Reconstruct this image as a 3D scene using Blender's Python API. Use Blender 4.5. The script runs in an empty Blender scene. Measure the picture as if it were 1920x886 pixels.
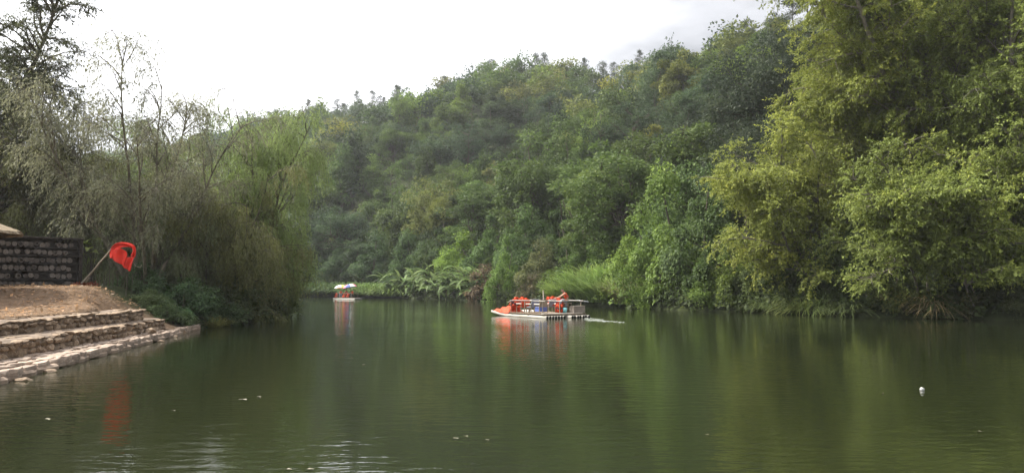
import bpy, bmesh, math, random
import numpy as np
from mathutils import Vector, Matrix
S = bpy.context.scene
COL = S.collection
R = math.radians
# ------------------------------------------------------------------ camera
F, CX, CY, CAMH, PITCH = 1423.0, 960.0, 443.0, 2.2, math.atan((534-443)/1423.0)
cam_d = bpy.data.cameras.new("camera"); cam = bpy.data.objects.new("camera", cam_d); COL.objects.link(cam)
cam_d.sensor_width = 36; cam_d.lens = 36*F/1920; cam_d.clip_start = .1; cam_d.clip_end = 5000
cam.location = (0, 0, CAMH); cam.rotation_euler = (R(90)+PITCH, 0, 0); S.camera = cam
def ray(px, py):
    cx, cy = (px-CX)/F, (CY-py)/F
    return np.array([cx, math.cos(PITCH)-cy*math.sin(PITCH), math.sin(PITCH)+cy*math.cos(PITCH)])
def at(px, py, Y):
    r = ray(px, py); return np.array([0, 0, CAMH]) + r*(Y/r[1])
def onplane(px, py, z=0.0):
    r = ray(px, py); return np.array([0, 0, CAMH]) + r*((z-CAMH)/r[2])
def pxx(x, y): return CX + F*x/y
# ------------------------------------------------------------------ light and sky
SUN_AZ, SUN_EL = R(-76), R(46)           # azimuth from +Y, negative = left
sun_dir = Vector((math.sin(SUN_AZ)*math.cos(SUN_EL), math.cos(SUN_AZ)*math.cos(SUN_EL), math.sin(SUN_EL)))
sd = bpy.data.lights.new("sun", 'SUN'); sd.energy = 2.2; sd.angle = R(5); sd.color = (1, .94, .82)
sun = bpy.data.objects.new("sun", sd); COL.objects.link(sun)
sun.rotation_euler = sun_dir.to_track_quat('Z', 'Y').to_euler(); sun.location = (0, 0, 200)
W = bpy.data.worlds.new("World"); S.world = W; W.use_nodes = True
nt = W.node_tree; nt.nodes.clear(); NN = nt.nodes.new; LK = nt.links.new
def sky_nodes():
    out = NN('ShaderNodeOutputWorld'); bg = NN('ShaderNodeBackground'); LK(bg.outputs[0], out.inputs[0])
    bg.inputs[1].default_value = .075
    sk = NN('ShaderNodeTexSky'); sk.sky_type = 'NISHITA'; sk.sun_disc = False
    sk.sun_elevation = SUN_EL; sk.sun_rotation = SUN_AZ
    tc = NN('ShaderNodeTexCoord')
    dot = NN('ShaderNodeVectorMath'); dot.operation = 'DOT_PRODUCT'; dot.inputs[1].default_value = sun_dir
    LK(tc.outputs['Generated'], dot.inputs[0])
    glow = NN('ShaderNodeMapRange'); glow.inputs['From Min'].default_value = .2; glow.inputs['From Max'].default_value = .9
    glow.inputs['To Min'].default_value = 3.1; glow.inputs['To Max'].default_value = 14.0
    LK(dot.outputs['Value'], glow.inputs['Value'])
    mp = NN('ShaderNodeMapping'); mp.inputs['Scale'].default_value = (1.6, 1.6, 4.5); LK(tc.outputs['Generated'], mp.inputs[0])
    no = NN('ShaderNodeTexNoise'); no.inputs['Scale'].default_value = 2.2; no.inputs['Detail'].default_value = 6; no.inputs['Roughness'].default_value = .5
    LK(mp.outputs[0], no.inputs['Vector'])
    cr = NN('ShaderNodeMapRange'); cr.inputs['From Min'].default_value = .33; cr.inputs['From Max'].default_value = .62
    cr.inputs['To Min'].default_value = .5; cr.inputs['To Max'].default_value = 1.1
    LK(no.outputs['Fac'], cr.inputs['Value'])
    mul = NN('ShaderNodeMath'); mul.operation = 'MULTIPLY'; LK(glow.outputs[0], mul.inputs[0]); LK(cr.outputs[0], mul.inputs[1])
    comb = NN('ShaderNodeVectorMath'); comb.operation = 'SCALE'; comb.inputs[0].default_value = (1.0, 1.0, 1.03); LK(mul.outputs[0], comb.inputs['Scale'])
    mix = NN('ShaderNodeMix'); mix.data_type = 'RGBA'; mix.inputs['Factor'].default_value = .93
    LK(sk.outputs[0], mix.inputs['A']); LK(comb.outputs[0], mix.inputs['B']); LK(mix.outputs['Result'], bg.inputs[0])
sky_nodes()
S.view_settings.view_transform = 'Standard'; S.view_settings.look = 'None'; S.view_settings.gamma = 1
HAZE = .0002
S.view_settings.exposure = 2.05
S.view_settings.use_curve_mapping = False
cy = S.cycles; S.render.engine = 'CYCLES'
cy.max_bounces = 8; cy.diffuse_bounces = 5; cy.glossy_bounces = 2; cy.transmission_bounces = 3; cy.volume_bounces = 2
cy.transparent_max_bounces = 4; cy.caustics_reflective = False; cy.caustics_refractive = False
cy.use_adaptive_sampling = True; cy.adaptive_threshold = .02; cy.use_denoising = True

# ------------------------------------------------------------------ helpers
def tag(o, label=None, cat=None, group=None, kind=None):
    if label: o['label'] = label
    if cat: o['category'] = cat
    if group: o['group'] = group
    if kind: o['kind'] = kind
    return o
def link(o, parent=None):
    COL.objects.link(o)
    if parent is not None: o.parent = parent
    return o
def empty(name, loc=(0, 0, 0), rz=0.0):
    o = bpy.data.objects.new(name, None); o.empty_display_size = .2
    o.location = loc; o.rotation_euler = (0, 0, rz); return link(o)
def obj(name, me, parent=None, loc=None, color=None):
    o = bpy.data.objects.new(name, me)
    if loc is not None: o.location = loc
    if color is not None: o.color = (*color, 1)
    return link(o, parent)
def mesh_np(name, V, Fq, mat, tint=None, smooth=False, tri=False):
    """V (n,3), Fq (m,k) same-size faces"""
    me = bpy.data.meshes.new(name); k = Fq.shape[1]
    me.vertices.add(len(V)); me.vertices.foreach_set('co', np.ascontiguousarray(V, np.float32).ravel())
    me.loops.add(Fq.size); me.loops.foreach_set('vertex_index', np.ascontiguousarray(Fq, np.int32).ravel())
    me.polygons.add(len(Fq)); me.polygons.foreach_set('loop_start', np.arange(0, Fq.size, k, dtype=np.int32))
    if smooth: me.polygons.foreach_set('use_smooth', np.ones(len(Fq), bool))
    if tint is not None:
        a = me.attributes.new('tint', 'FLOAT', 'FACE'); a.data.foreach_set('value', np.ascontiguousarray(tint, np.float32))
    me.update(calc_edges=True); me.validate()
    if mat: me.materials.append(mat)
    return me
def mesh_py(name, V, Fc, mat, smooth=False):
    me = bpy.data.meshes.new(name); me.from_pydata([tuple(map(float, v)) for v in V], [], [tuple(f) for f in Fc]); me.update()
    if smooth: me.polygons.foreach_set('use_smooth', np.ones(len(me.polygons), bool))
    if mat: me.materials.append(mat)
    return me
def unit(v): return v/np.maximum(np.linalg.norm(v, axis=-1, keepdims=True), 1e-9)
# ------------------------------------------------------------------ materials
def newmat(name):
    m = bpy.data.materials.new(name); m.use_nodes = True
    t = m.node_tree; b = t.nodes['Principled BSDF']; return m, t, b
def simple(name, col, rough=.7, var=.25, scale=6.0, bump=0.0, metal=0.0, stretch=(1, 1, 1), spec=.35, coord='Object', col2=None):
    m, t, b = newmat(name); n = t.nodes.new; l = t.links.new
    b.inputs['Roughness'].default_value = rough; b.inputs['Metallic'].default_value = metal
    b.inputs['Specular IOR Level'].default_value = spec
    tc = n('ShaderNodeTexCoord'); mp = n('ShaderNodeMapping'); mp.inputs['Scale'].default_value = stretch
    l(tc.outputs[coord], mp.inputs[0])
    no = n('ShaderNodeTexNoise'); no.inputs['Scale'].default_value = scale; no.inputs['Detail'].default_value = 6; no.inputs['Roughness'].default_value = .62
    l(mp.outputs[0], no.inputs['Vector'])
    cr = n('ShaderNodeValToRGB'); e = cr.color_ramp.elements
    c2 = col2 or tuple(min(1, c*(1+var)) for c in col); c1 = tuple(c*(1-var) for c in col)
    e[0].position = .3; e[0].color = (*c1, 1); e[1].position = .7; e[1].color = (*c2, 1)
    l(no.outputs['Fac'], cr.inputs[0])
    oi = n('ShaderNodeObjectInfo'); mr = n('ShaderNodeMapRange'); mr.inputs['To Min'].default_value = 1-var*.8; mr.inputs['To Max'].default_value = 1+var*.8
    l(oi.outputs['Random'], mr.inputs['Value'])
    sc = n('ShaderNodeVectorMath'); sc.operation = 'SCALE'; l(cr.outputs[0], sc.inputs[0]); l(mr.outputs[0], sc.inputs['Scale'])
    l(sc.outputs[0], b.inputs['Base Color'])
    if bump:
        bp = n('ShaderNodeBump'); bp.inputs['Strength'].default_value = bump; bp.inputs['Distance'].default_value = .03
        l(no.outputs['Fac'], bp.inputs['Height']); l(bp.outputs[0], b.inputs['Normal'])
    return m
def leafmat(name, attr_color=False, transl=.40, yellow=.10):
    m, t, b = newmat(name); n = t.nodes.new; l = t.links.new
    b.inputs['Roughness'].default_value = .6; b.inputs['Specular IOR Level'].default_value = .2
    if attr_color:
        a0 = n('ShaderNodeAttribute'); a0.attribute_name = 'leafcol'; base = a0.outputs['Color']
    else:
        oi = n('ShaderNodeObjectInfo'); base = oi.outputs['Color']
    at_ = n('ShaderNodeAttribute'); at_.attribute_name = 'tint'
    mr = n('ShaderNodeMapRange'); mr.inputs['To Min'].default_value = .55; mr.inputs['To Max'].default_value = 1.45; l(at_.outputs['Fac'], mr.inputs['Value'])
    sc = n('ShaderNodeVectorMath'); sc.operation = 'SCALE'; l(base, sc.inputs[0]); l(mr.outputs[0], sc.inputs['Scale'])
    # some leaves yellower
    pw = n('ShaderNodeMath'); pw.operation = 'POWER'; pw.inputs[1].default_value = 4; l(at_.outputs['Fac'], pw.inputs[0])
    pm = n('ShaderNodeMath'); pm.operation = 'MULTIPLY'; pm.inputs[1].default_value = yellow*4; pm.use_clamp = True; l(pw.outputs[0], pm.inputs[0])
    yl = n('ShaderNodeVectorMath'); yl.operation = 'MULTIPLY'; yl.inputs[1].default_value = (1.55, 1.15, .7); l(sc.outputs[0], yl.inputs[0])
    mx = n('ShaderNodeMix'); mx.data_type = 'RGBA'; l(pm.outputs[0], mx.inputs['Factor']); l(sc.outputs[0], mx.inputs['A']); l(yl.outputs[0], mx.inputs['B'])
    l(mx.outputs['Result'], b.inputs['Base Color'])
    tr = n('ShaderNodeBsdfTranslucent'); l(mx.outputs['Result'], tr.inputs[0])
    ms = n('ShaderNodeMixShader'); ms.inputs[0].default_value = transl
    l(b.outputs[0], ms.inputs[1]); l(tr.outputs[0], ms.inputs[2]); l(ms.outputs[0], t.nodes['Material Output'].inputs['Surface'])
    return m
M_LEAF = leafmat('foliage'); M_WILLOW = leafmat('willow_foliage', transl=.5, yellow=.03); M_LEAFA = leafmat('foliage_of_forest', attr_color=True)
M_BARK = simple('bark', (.075, .06, .045), .9, .4, 9, .6, stretch=(1, 1, .25))
M_BARKG = simple('grey_bark', (.14, .125, .10), .9, .4, 9, .6, stretch=(1, 1, .25))
# ------------------------------------------------------------------ terrain
LB = np.array([(60,-3),(20,-.5),(6,1.2),(-2,2.6),(-7,5),(-9.6,10),(-11.3,16.7),(-15.7,38.6),(-17.2,48),(-18,59),(-21,72),(-32,88),(-60,108),(-120,130),(-320,150)], float)
RB = np.array([(320,-60),(110,10),(60,28),(40,41),(31.3,47.4),(24,53),(20.7,60),(15.6,65),(11,76),(6,87),(2,95),(-8,112),(-20,130),(-44,149),(-90,168),(-160,182),(-320,205)], float)
POLY = np.vstack([LB, RB[::-1]])
def dist_poly(P, L):
    d = np.full(len(P), 1e9)
    for a, b in zip(L[:-1], L[1:]):
        ab = b-a; t = np.clip(((P-a)@ab)/(ab@ab), 0, 1)
        d = np.minimum(d, np.linalg.norm(P-(a+t[:, None]*ab), axis=1))
    return d
def inside(P):
    c = np.zeros(len(P), bool); n = len(POLY)
    for i in range(n):
        (x1, y1), (x2, y2) = POLY[i], POLY[(i+1) % n]
        if y1 == y2: continue
        m = ((y1 > P[:, 1]) != (y2 > P[:, 1])) & (P[:, 0] < (x2-x1)*(P[:, 1]-y1)/(y2-y1)+x1)
        c ^= m
    return c
def sm(t): t = np.clip(t, 0, 1); return t*t*(3-2*t)
P0 = np.array([-11.3, 16.7]); UD = np.array([-4.4, 21.9]); UD /= np.linalg.norm(UD); VD = np.array([-UD[1], UD[0]])
def uv(x, y): q = np.stack([np.asarray(x, float)-P0[0], np.asarray(y, float)-P0[1]], -1); return q@UD, q@VD
def xy(u, v): return P0+UD*u+VD*v
def w2(u): return 1.35-.0434*(u-3.4)
def w1(u): return np.maximum(2.25-.105*(u-5.5), w2(u)+.45)
SKYLINE = [(-900,320,520),(-200,322,520),(130,302,490),(280,291,450),(350,275,430),(447,229,405),(516,214,380),(600,208,360),(690,193,340),(760,182,322),(860,147,302),(930,124,292),(1000,121,286),(1100,128,280),(1160,124,266),(1220,95,250),(1310,88,232),(1420,35,195),(1520,-40,170),(1700,-110,155),(1920,-150,145),(2600,-130,140),(5000,-60,140)]
_th = np.array([math.atan2(p[0]-CX, F) for p in SKYLINE]); _dr = np.array([p[2] for p in SKYLINE], float)
_zr = np.array([at(p[0], p[1], p[2]*math.cos(t))[2]-9.5 for p, t in zip(SKYLINE, _th)])
_rth = np.arctan2(RB[:, 0], RB[:, 1]); _rd = np.hypot(RB[:, 0], RB[:, 1]); _o = np.argsort(_rth); _rth = _rth[_o]; _rd = _rd[_o]
_rng = np.random.default_rng(5); _wv = [(_rng.uniform(.012, .06), _rng.uniform(0, 6.28), _rng.uniform(0, 6.28)) for _ in range(9)]
def bumps(x, y):
    s = 0
    for k, a, p in _wv: s = s+np.sin(k*(x*math.cos(a)+y*math.sin(a))+p)/(1+k*22)
    return s/3
def terrain(x, y):
    x = np.asarray(x, float).ravel(); y = np.asarray(y, float).ravel(); P = np.stack([x, y], 1)
    dl, dr = dist_poly(P, LB), dist_poly(P, RB); ins = inside(P)
    th = np.arctan2(x, y); d = np.hypot(x, y)
    ds = np.interp(th, _rth, _rd); rd = np.interp(th, _th, _dr); zr = np.interp(th, _th, _zr)
    t = (d-ds)/np.maximum(rd-ds, 20); tc = np.clip(t, 0, 1)
    h = zr*(tc**1.08) + bumps(x*1.3, y*1.3)*13*np.sin(np.pi*tc)
    h = np.where(t > 1, np.maximum(zr-(d-rd)*.22, 6+zr*.2), h)
    zR = .3+.9*sm(dr/3)+np.maximum(h, 0)*sm(dr/9)
    u, v = uv(x, y)
    zd = 1.2+.92*sm((y-27)/8+(v-2)*.04)+bumps(x*6, y*6)*.07
    zg = .15+sm(dl/4.5)*(zd-.15)
    stp = sm((u+9)/1.5)*(1-sm((u-15.2)/3.2))
    ww = w1(u); lo = -.4+.8*np.clip(v/ww, 0, 1.1); zs = lo+(zd-lo)*sm((v-ww-.2)/(.25+2.6*sm((u-12.5)/3.5)))
    zL = zg*(1-stp)+zs*stp
    zL = np.where(y < 7, np.minimum(zL, .5), zL)
    far = np.maximum(d-170, 0); zL = zL+far*.012
    z = np.where(dl < dr, zL, zR)
    z = np.where(ins, -np.minimum(np.minimum(dl, dr)*.45+.15, 2.5), z)
    return z
def build_ground():
    az = np.concatenate([np.arange(-180, -46, 4.), np.arange(-46, -18, .3), np.arange(-18, 42, .6), np.arange(42, 180, 4.)]); az = np.radians(az)
    rr = [0., 1.2, 2.4, 3.6, 5, 7, 9]; r = 11.
    while r < 46: rr.append(r); r += .38
    while r < 950: rr.append(r); r *= 1.026
    rr = np.array(rr); A, Q = np.meshgrid(az, rr)
    X, Y = (Q*np.sin(A)).ravel(), (Q*np.cos(A)).ravel(); Z = terrain(X, Y)
    na, nr = len(az), len(rr)
    i, j = np.meshgrid(np.arange(na), np.arange(nr-1)); i2 = (i+1) % na
    Fq = np.stack([j*na+i, (j+1)*na+i, (j+1)*na+i2, j*na+i2], -1).reshape(-1, 4)[:, ::-1]
    m, t, b = newmat('soil'); n = t.nodes.new; l = t.links.new
    b.inputs['Roughness'].default_value = .95; b.inputs['Specular IOR Level'].default_value = .1
    ge = n('ShaderNodeNewGeometry')
    n1 = n('ShaderNodeTexNoise'); n1.inputs['Scale'].default_value = .9; n1.inputs['Detail'].default_value = 8; n1.inputs['Roughness'].default_value = .7; l(ge.outputs['Position'], n1.inputs['Vector'])
    n2 = n('ShaderNodeTexNoise'); n2.inputs['Scale'].default_value = 9; n2.inputs['Detail'].default_value = 6; n2.inputs['Roughness'].default_value = .7; l(ge.outputs['Position'], n2.inputs['Vector'])
    c1 = n('ShaderNodeValToRGB'); e = c1.color_ramp.elements; e[0].position = .3; e[0].color = (.10, .066, .042, 1); e[1].position = .68; e[1].color = (.25, .17, .11, 1)
    mixn = n('ShaderNodeMath'); mixn.operation = 'MULTIPLY_ADD'; mixn.inputs[1].default_value = .5; l(n1.outputs['Fac'], mixn.inputs[0])
    hf = n('ShaderNodeMath'); hf.operation = 'MULTIPLY'; hf.inputs[1].default_value = .5; l(n2.outputs['Fac'], hf.inputs[0]); l(hf.outputs[0], mixn.inputs[2])
    l(mixn.outputs[0], c1.inputs[0])
    c2 = n('ShaderNodeValToRGB'); e = c2.color_ramp.elements; e[0].position = .35; e[0].color = (.020, .026, .012, 1); e[1].position = .7; e[1].color = (.05, .062, .024, 1); l(n1.outputs['Fac'], c2.inputs[0])
    ba = n('ShaderNodeAttribute'); ba.attribute_name = 'bare'
    mx = n('ShaderNodeMix'); mx.data_type = 'RGBA'; l(ba.outputs['Fac'], mx.inputs['Factor']); l(c2.outputs[0], mx.inputs['A']); l(c1.outputs[0], mx.inputs['B']); l(mx.outputs['Result'], b.inputs['Base Color'])
    bp = n('ShaderNodeBump'); bp.inputs['Strength'].default_value = 1; bp.inputs['Distance'].default_value = .12; l(n2.outputs['Fac'], bp.inputs['Height']); l(bp.outputs[0], b.inputs['Normal'])
    me = mesh_np('ground', np.stack([X, Y, Z], 1), Fq, m, smooth=True)
    u, v = uv(X, Y); dl = dist_poly(np.stack([X, Y], 1), LB); dR = dist_poly(np.stack([X, Y], 1), RB)
    bare = (dl < dR)*sm((14-v)/5)*sm((20.5-u+np.sin(v*1.7)*.8)/2.5)
    a = me.attributes.new('bare', 'FLOAT', 'POINT'); a.data.foreach_set('value', bare.astype(np.float32))
    tag(obj('ground', me), kind='structure')
build_ground()
def build_water():
    m, t, b = newmat('river_water'); n = t.nodes.new; l = t.links.new
    b.inputs['Base Color'].default_value = (.012, .0155, .006, 1); b.inputs['Roughness'].default_value = .035; b.inputs['IOR'].default_value = 1.333
    b.inputs['Specular IOR Level'].default_value = .5
    ge = n('ShaderNodeNewGeometry')
    def noise(scale, stretch, det, rot=0.0, rough=.5, dist=0.0):
        mp = n('ShaderNodeMapping'); mp.inputs['Scale'].default_value = stretch; mp.inputs['Rotation'].default_value = (0, 0, rot); l(ge.outputs['Position'], mp.inputs[0])
        q = n('ShaderNodeTexNoise'); q.inputs['Scale'].default_value = scale; q.inputs['Detail'].default_value = det; q.inputs['Roughness'].default_value = rough; q.inputs['Distortion'].default_value = dist
        l(mp.outputs[0], q.inputs['Vector']); return q.outputs['Fac']
    patch = noise(.09, (1, .6, 1), 3); pr = n('ShaderNodeMapRange'); pr.inputs['From Min'].default_value = .35; pr.inputs['From Max'].default_value = .65
    pr.inputs['To Min'].default_value = .25; pr.inputs['To Max'].default_value = 1.25; l(patch, pr.inputs['Value'])
    a = noise(3.4, (.5, 1.4, 1), 2, .1); c = noise(1.1, (.55, 1.3, 1), 2, -.2, .5, .4); e = noise(9, (1, 1, 1), 2)
    def ma(op, x, y):
        q = n('ShaderNodeMath'); q.operation = op
        for k, vv in enumerate((x, y)):
            if isinstance(vv, (int, float)): q.inputs[k].default_value = vv
            else: l(vv, q.inputs[k])
        return q.outputs[0]
    h = ma('ADD', ma('ADD', ma('MULTIPLY', ma('MULTIPLY', a, pr.outputs[0]), .0115), ma('MULTIPLY', c, .0050)), ma('MULTIPLY', e, .0018))
    bp = n('ShaderNodeBump'); bp.inputs['Strength'].default_value = 1.0; bp.inputs['Distance'].default_value = 1.0; l(h, bp.inputs['Height']); l(bp.outputs[0], b.inputs['Normal'])
    me = mesh_py('river', [(-330, -70, 0), (330, -70, 0), (330, 230, 0), (-330, 230, 0)], [(0, 1, 2, 3)], m)
    tag(obj('river', me), kind='structure')
build_water()
# ------------------------------------------------------------------ foliage builders
UP = np.array([0, 0, 1.0])
def rnd_unit(rng, n): return unit(rng.normal(size=(n, 3)))
def leaf_quads(P, D, N, L, Wd):
    D = unit(D); Sd = unit(np.cross(D, N)); L = np.asarray(L)[:, None]; Wd = np.asarray(Wd)[:, None]
    mid = P+D*L*.45
    V = np.stack([P, mid+Sd*Wd*.5, P+D*L, mid-Sd*Wd*.5], 1).reshape(-1, 3)
    return V, np.arange(len(P)*4).reshape(-1, 4)
def leaf_mesh(name, leaves, mat):
    P, D, N, L, Wd, T = [np.concatenate(q) for q in zip(*leaves)]
    V, Fq = leaf_quads(P, D, N, L, Wd)
    return mesh_np(name, V, Fq, mat, T)
def tubes_mesh(name, lines, mat, sides=5):
    """lines: list of (pts (n,3), radii (n,))"""
    Vs, Fs, off = [], [], 0
    ang = np.arange(sides)*2*np.pi/sides; ca, sa = np.cos(ang), np.sin(ang)
    by = {}
    for p, r in lines: by.setdefault(len(p), []).append((p, r))
    for n, lst in by.items():
        Pp = np.array([q[0] for q in lst]); Rr = np.array([q[1] for q in lst])     # (m,n,3),(m,n)
        T = np.gradient(Pp, axis=1); T = unit(T)
        ref = np.where(np.abs(T[..., 2:3]) > .9, np.array([1., 0, 0]), np.array([0, 0, 1.]))
        A = unit(np.cross(T, ref)); B = np.cross(T, A)
        V = Pp[:, :, None]+Rr[:, :, None, None]*(A[:, :, None]*ca[:, None]+B[:, :, None]*sa[:, None])
        m = len(lst); idx = np.arange(m*n*sides).reshape(m, n, sides)
        nx = np.roll(idx, -1, 2)
        f = np.stack([idx[:, :-1], nx[:, :-1], nx[:, 1:], idx[:, 1:]], -1).reshape(-1, 4)
        Vs.append(V.reshape(-1, 3)); Fs.append(f+off); off += m*n*sides
    return mesh_np(name, np.concatenate(Vs), np.concatenate(Fs), mat, smooth=True)
def clumps(rng, c, rc, M, leaf, up=.25, flat=.75, droop=.3, asp=.5, tint=None, inner=.55):
    """M leaves on/in each ellipsoid clump c (K,3), rc (K,)"""
    K = len(c); k = np.repeat(np.arange(K), M); n = K*M
    v = rnd_unit(rng, n); v[:, 2] = v[:, 2]+up; v = unit(v)
    bump = 1+.22*np.sin(v[:, 0]*5+k)*np.sin(v[:, 1]*5+2*k)
    rad = rc[k]*rng.uniform(inner, 1.05, n)*bump
    P = c[k]+v*rad[:, None]*np.array([1, 1, flat])
    D = unit(v*np.array([1, 1, .5])+rng.normal(size=(n, 3))*.45-UP*droop)
    N = unit(v*.55+UP*.6+rng.normal(size=(n, 3))*.35)
    L = leaf*rng.uniform(.65, 1.35, n)
    T = np.clip((rng.uniform(.2, .8, K) if tint is None else tint)[k]+rng.normal(size=n)*.16, 0, 1)
    return P, D, N, L, L*asp, T
def limb(rng, a, b, r0, r1, n=5, wig=.06):
    t = np.linspace(0, 1, n)[:, None]; a = np.asarray(a, float); b = np.asarray(b, float)
    p = a+(b-a)*t; ln = np.linalg.norm(b-a); p[1:-1] += rng.normal(size=(n-2, 3))*ln*wig
    p[1:-1] += UP*(np.sin(np.linspace(0, np.pi, n))[1:-1, None])*ln*.04
    return p, np.linspace(r0, r1, n)
def broad_tree(seed, Rr=4.2, H=11., zc=.62, K=30, M=190, leaf=.42, asp=.5, conic=0., flat=.75, droop=.3, cl=(.26, .42)):
    rng = np.random.default_rng(seed)
    u = rnd_unit(rng, K); u[:, 2] = u[:, 2]*.95+.25; u = unit(u)
    hc = H*(1-zc)*.98
    rad = rng.uniform(.3, .95, K)*rng.uniform(.85, 1.1, K)
    c = np.array([0, 0, H*zc])+u*rad[:, None]*np.array([Rr, Rr, hc])
    if conic: c[:, :2] *= (1-conic*np.clip((c[:, 2:3]-H*.45)/(H*.55), 0, 1))
    rc = Rr*rng.uniform(cl[0], cl[1], K)
    lv = [clumps(rng, c, rc, M, leaf, asp=asp, flat=flat, droop=droop)]
    top = np.array([rng.normal()*.3, rng.normal()*.3, H*.72]); ln = [limb(rng, (0, 0, -1.0), top, H*.02, H*.008, 6, .03)]
    for q in c[rng.permutation(K)[:K//2]]:
        s = ln[0][0][rng.integers(2, 5)]; ln.append(limb(rng, s, q, H*.008, H*.002, 5))
    return lv, ln
def pine_like(seed, H=13., Rr=2.6):
    rng = np.random.default_rng(seed); K = 36
    z = H*rng.uniform(.3, 1.0, K); a = rng.uniform(0, 6.28, K); rr = Rr*np.sqrt(rng.uniform(0, 1, K))*(1.5-.75*z/H)*np.clip((1.06-z/H)*5, .25, 1)
    c = np.stack([np.cos(a)*rr, np.sin(a)*rr, z], 1); c[0] = (0, 0, H); rc = rng.uniform(.7, 1.7, K)
    lv = [clumps(rng, c, rc, 120, .34, asp=.4, inner=.2, flat=.6, up=.2, droop=-.1)]
    ln = [limb(rng, (0, 0, -1), (rng.normal()*.3, rng.normal()*.3, H*.97), .19, .04, 7, .012)]
    for q in c: 
        zz = q[2]*rng.uniform(.86, .97); i = zz/(H*.97); s = np.array([0, 0, zz]); ln.append(limb(rng, s, q, .06, .02, 4))
    return lv, ln
def vine_mound(seed, H=9., Rr=3.4, leaf=.34, K=22, M=230, skirts=26):
    """a tree or bank smothered in creepers: uneven lumps, ragged curtains, loose shoots"""
    rng = np.random.default_rng(seed)
    a = rng.uniform(0, 6.28, K); q = np.sqrt(rng.uniform(0, 1, K)); rr = Rr*1.15*q
    z = H*(1-.75*q**1.6)*rng.uniform(.35, .97, K); z[0] = H*.9; rr[0] = Rr*.1
    c = np.stack([np.cos(a)*rr, np.sin(a)*rr, z], 1); rc = Rr*rng.uniform(.17, .48, K)
    lv = [clumps(rng, c, rc, int(M*.55), leaf, up=.35, flat=.7, droop=.55, asp=.7, inner=.6), clumps(rng, c+rng.normal(size=c.shape)*Rr*.14, rc*.7, int(M*.45), leaf*.8, up=.2, flat=.9, droop=.7, asp=.7, inner=.5)]
    n = skirts*K//2; w = rng.uniform(0, 1, K)**2; k = rng.choice(K, n, p=w/w.sum()); ph = rng.uniform(0, 6.28, K)[k]+rng.normal(size=n)*.9
    ln_ = rng.exponential(.8, n)*H/9+.2; m = 8
    s = np.tile(np.linspace(0, 1, m), n); kk = np.repeat(k, m); pp = np.repeat(ph, m); l2 = np.repeat(ln_, m)
    out = np.stack([np.cos(pp), np.sin(pp), pp*0], 1)
    P = c[kk]+out*(rc[kk]*.9*(1+.25*s))[:, None]-UP*(s*l2*1.3)[:, None]+rng.normal(size=(n*m, 3))*.10
    P[:, 2] = np.maximum(P[:, 2], .05)
    D = unit(out*.5-UP*.8+rng.normal(size=(n*m, 3))*.45); N = unit(out*.7+UP*.5+rng.normal(size=(n*m, 3))*.3)
    L = leaf*rng.uniform(.5, 1.1, n*m)
    T = np.clip(np.repeat(rng.uniform(.25, .85, n), m)+rng.normal(size=n*m)*.12, 0, 1)
    lv.append((P, D, N, L, L*.7, T))
    ns = 5*K; k = rng.integers(0, K, ns); v = rnd_unit(rng, ns); v[:, 2] = np.abs(v[:, 2])*.8+.1    # shoots
    S = grow_lines(rng, c[k]+v*rc[k][:, None]*.8, v, rng.uniform(.5, 1.6, ns)*H/9, 5, .15, .5)
    lv.append(twig_leaves(rng, S, 12, leaf*.8, .6, .4, 1.0))
    ln = [limb(rng, (0, 0, -1), (0, 0, H*.8), .16, .05, 6, .04)]
    for p in c[rng.permutation(K)[:K//2]]: ln.append(limb(rng, (0, 0, max(.2, p[2]-1.2)), p, .06, .02, 4))
    return lv, ln
def blades(rng, n, base_r, Lr, wid, spread=(.15, 1.0), g=.6, seg=5, tintr=(.3, .8)):
    """arching grass blades -> V, F, tint"""
    a = rng.uniform(0, 6.28, n); b = np.stack([np.cos(a), np.sin(a), a*0], 1)
    base = b*(base_r*np.sqrt(rng.uniform(0, 1, n)))[:, None]; a2 = a+rng.normal(size=n)*.5
    h = np.stack([np.cos(a2), np.sin(a2), a2*0], 1); L = rng.uniform(Lr[0], Lr[1], n); sp = rng.uniform(spread[0], spread[1], n)
    t = np.linspace(0, 1, seg+1); sd = np.cross(h, UP)
    hx = (np.sin(sp)[:, None]*t+.35*t**2*np.sin(sp)[:, None])*L[:, None]; vz = (np.cos(sp)[:, None]*t-g*t**2.4)*L[:, None]
    C = base[:, None]+h[:, None]*hx[..., None]+UP*vz[..., None]
    w = wid*np.array([np.sin(np.pi*(.18+.82*q))**.7 if q < 1 else 0.02 for q in t])
    V = np.stack([C+sd[:, None]*(w/2)[:, None], C-sd[:, None]*(w/2)[:, None]], 2)      # n,seg+1,2,3
    idx = np.arange(n*(seg+1)*2).reshape(n, seg+1, 2)
    Fq = np.stack([idx[:, :-1, 0], idx[:, :-1, 1], idx[:, 1:, 1], idx[:, 1:, 0]], -1).reshape(-1, 4)
    T = np.repeat(np.clip(rng.uniform(tintr[0], tintr[1], n), 0, 1), seg)
    return V.reshape(-1, 3), Fq, T
class Kind:
    """one plant shape: crown mesh + trunk mesh"""
    def __init__(s, name, lv, ln, bark=None, mat=None):
        s.crown = leaf_mesh(name+'_crown', lv, mat or M_LEAF); s.trunk = tubes_mesh(name+'_trunk', ln, bark or M_BARK) if ln else None
def plant(name, kind, x, y, color, label, cat='tree', group=None, s=1.0, sz=None, rz=None, z=None, crown='crown', trunk='trunk', rng=random, sink=.0):
    if z is None: z = float(terrain(x, y)[0])-sink
    e = empty(name, (x, y, z), rng.uniform(0, 6.28) if rz is None else rz); e.scale = (s, s, sz or s); tag(e, label, cat, group)
    c = obj(crown, kind.crown, e, color=color)
    if kind.trunk: obj(trunk, kind.trunk, e)
    return e
random.seed(11)
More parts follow.
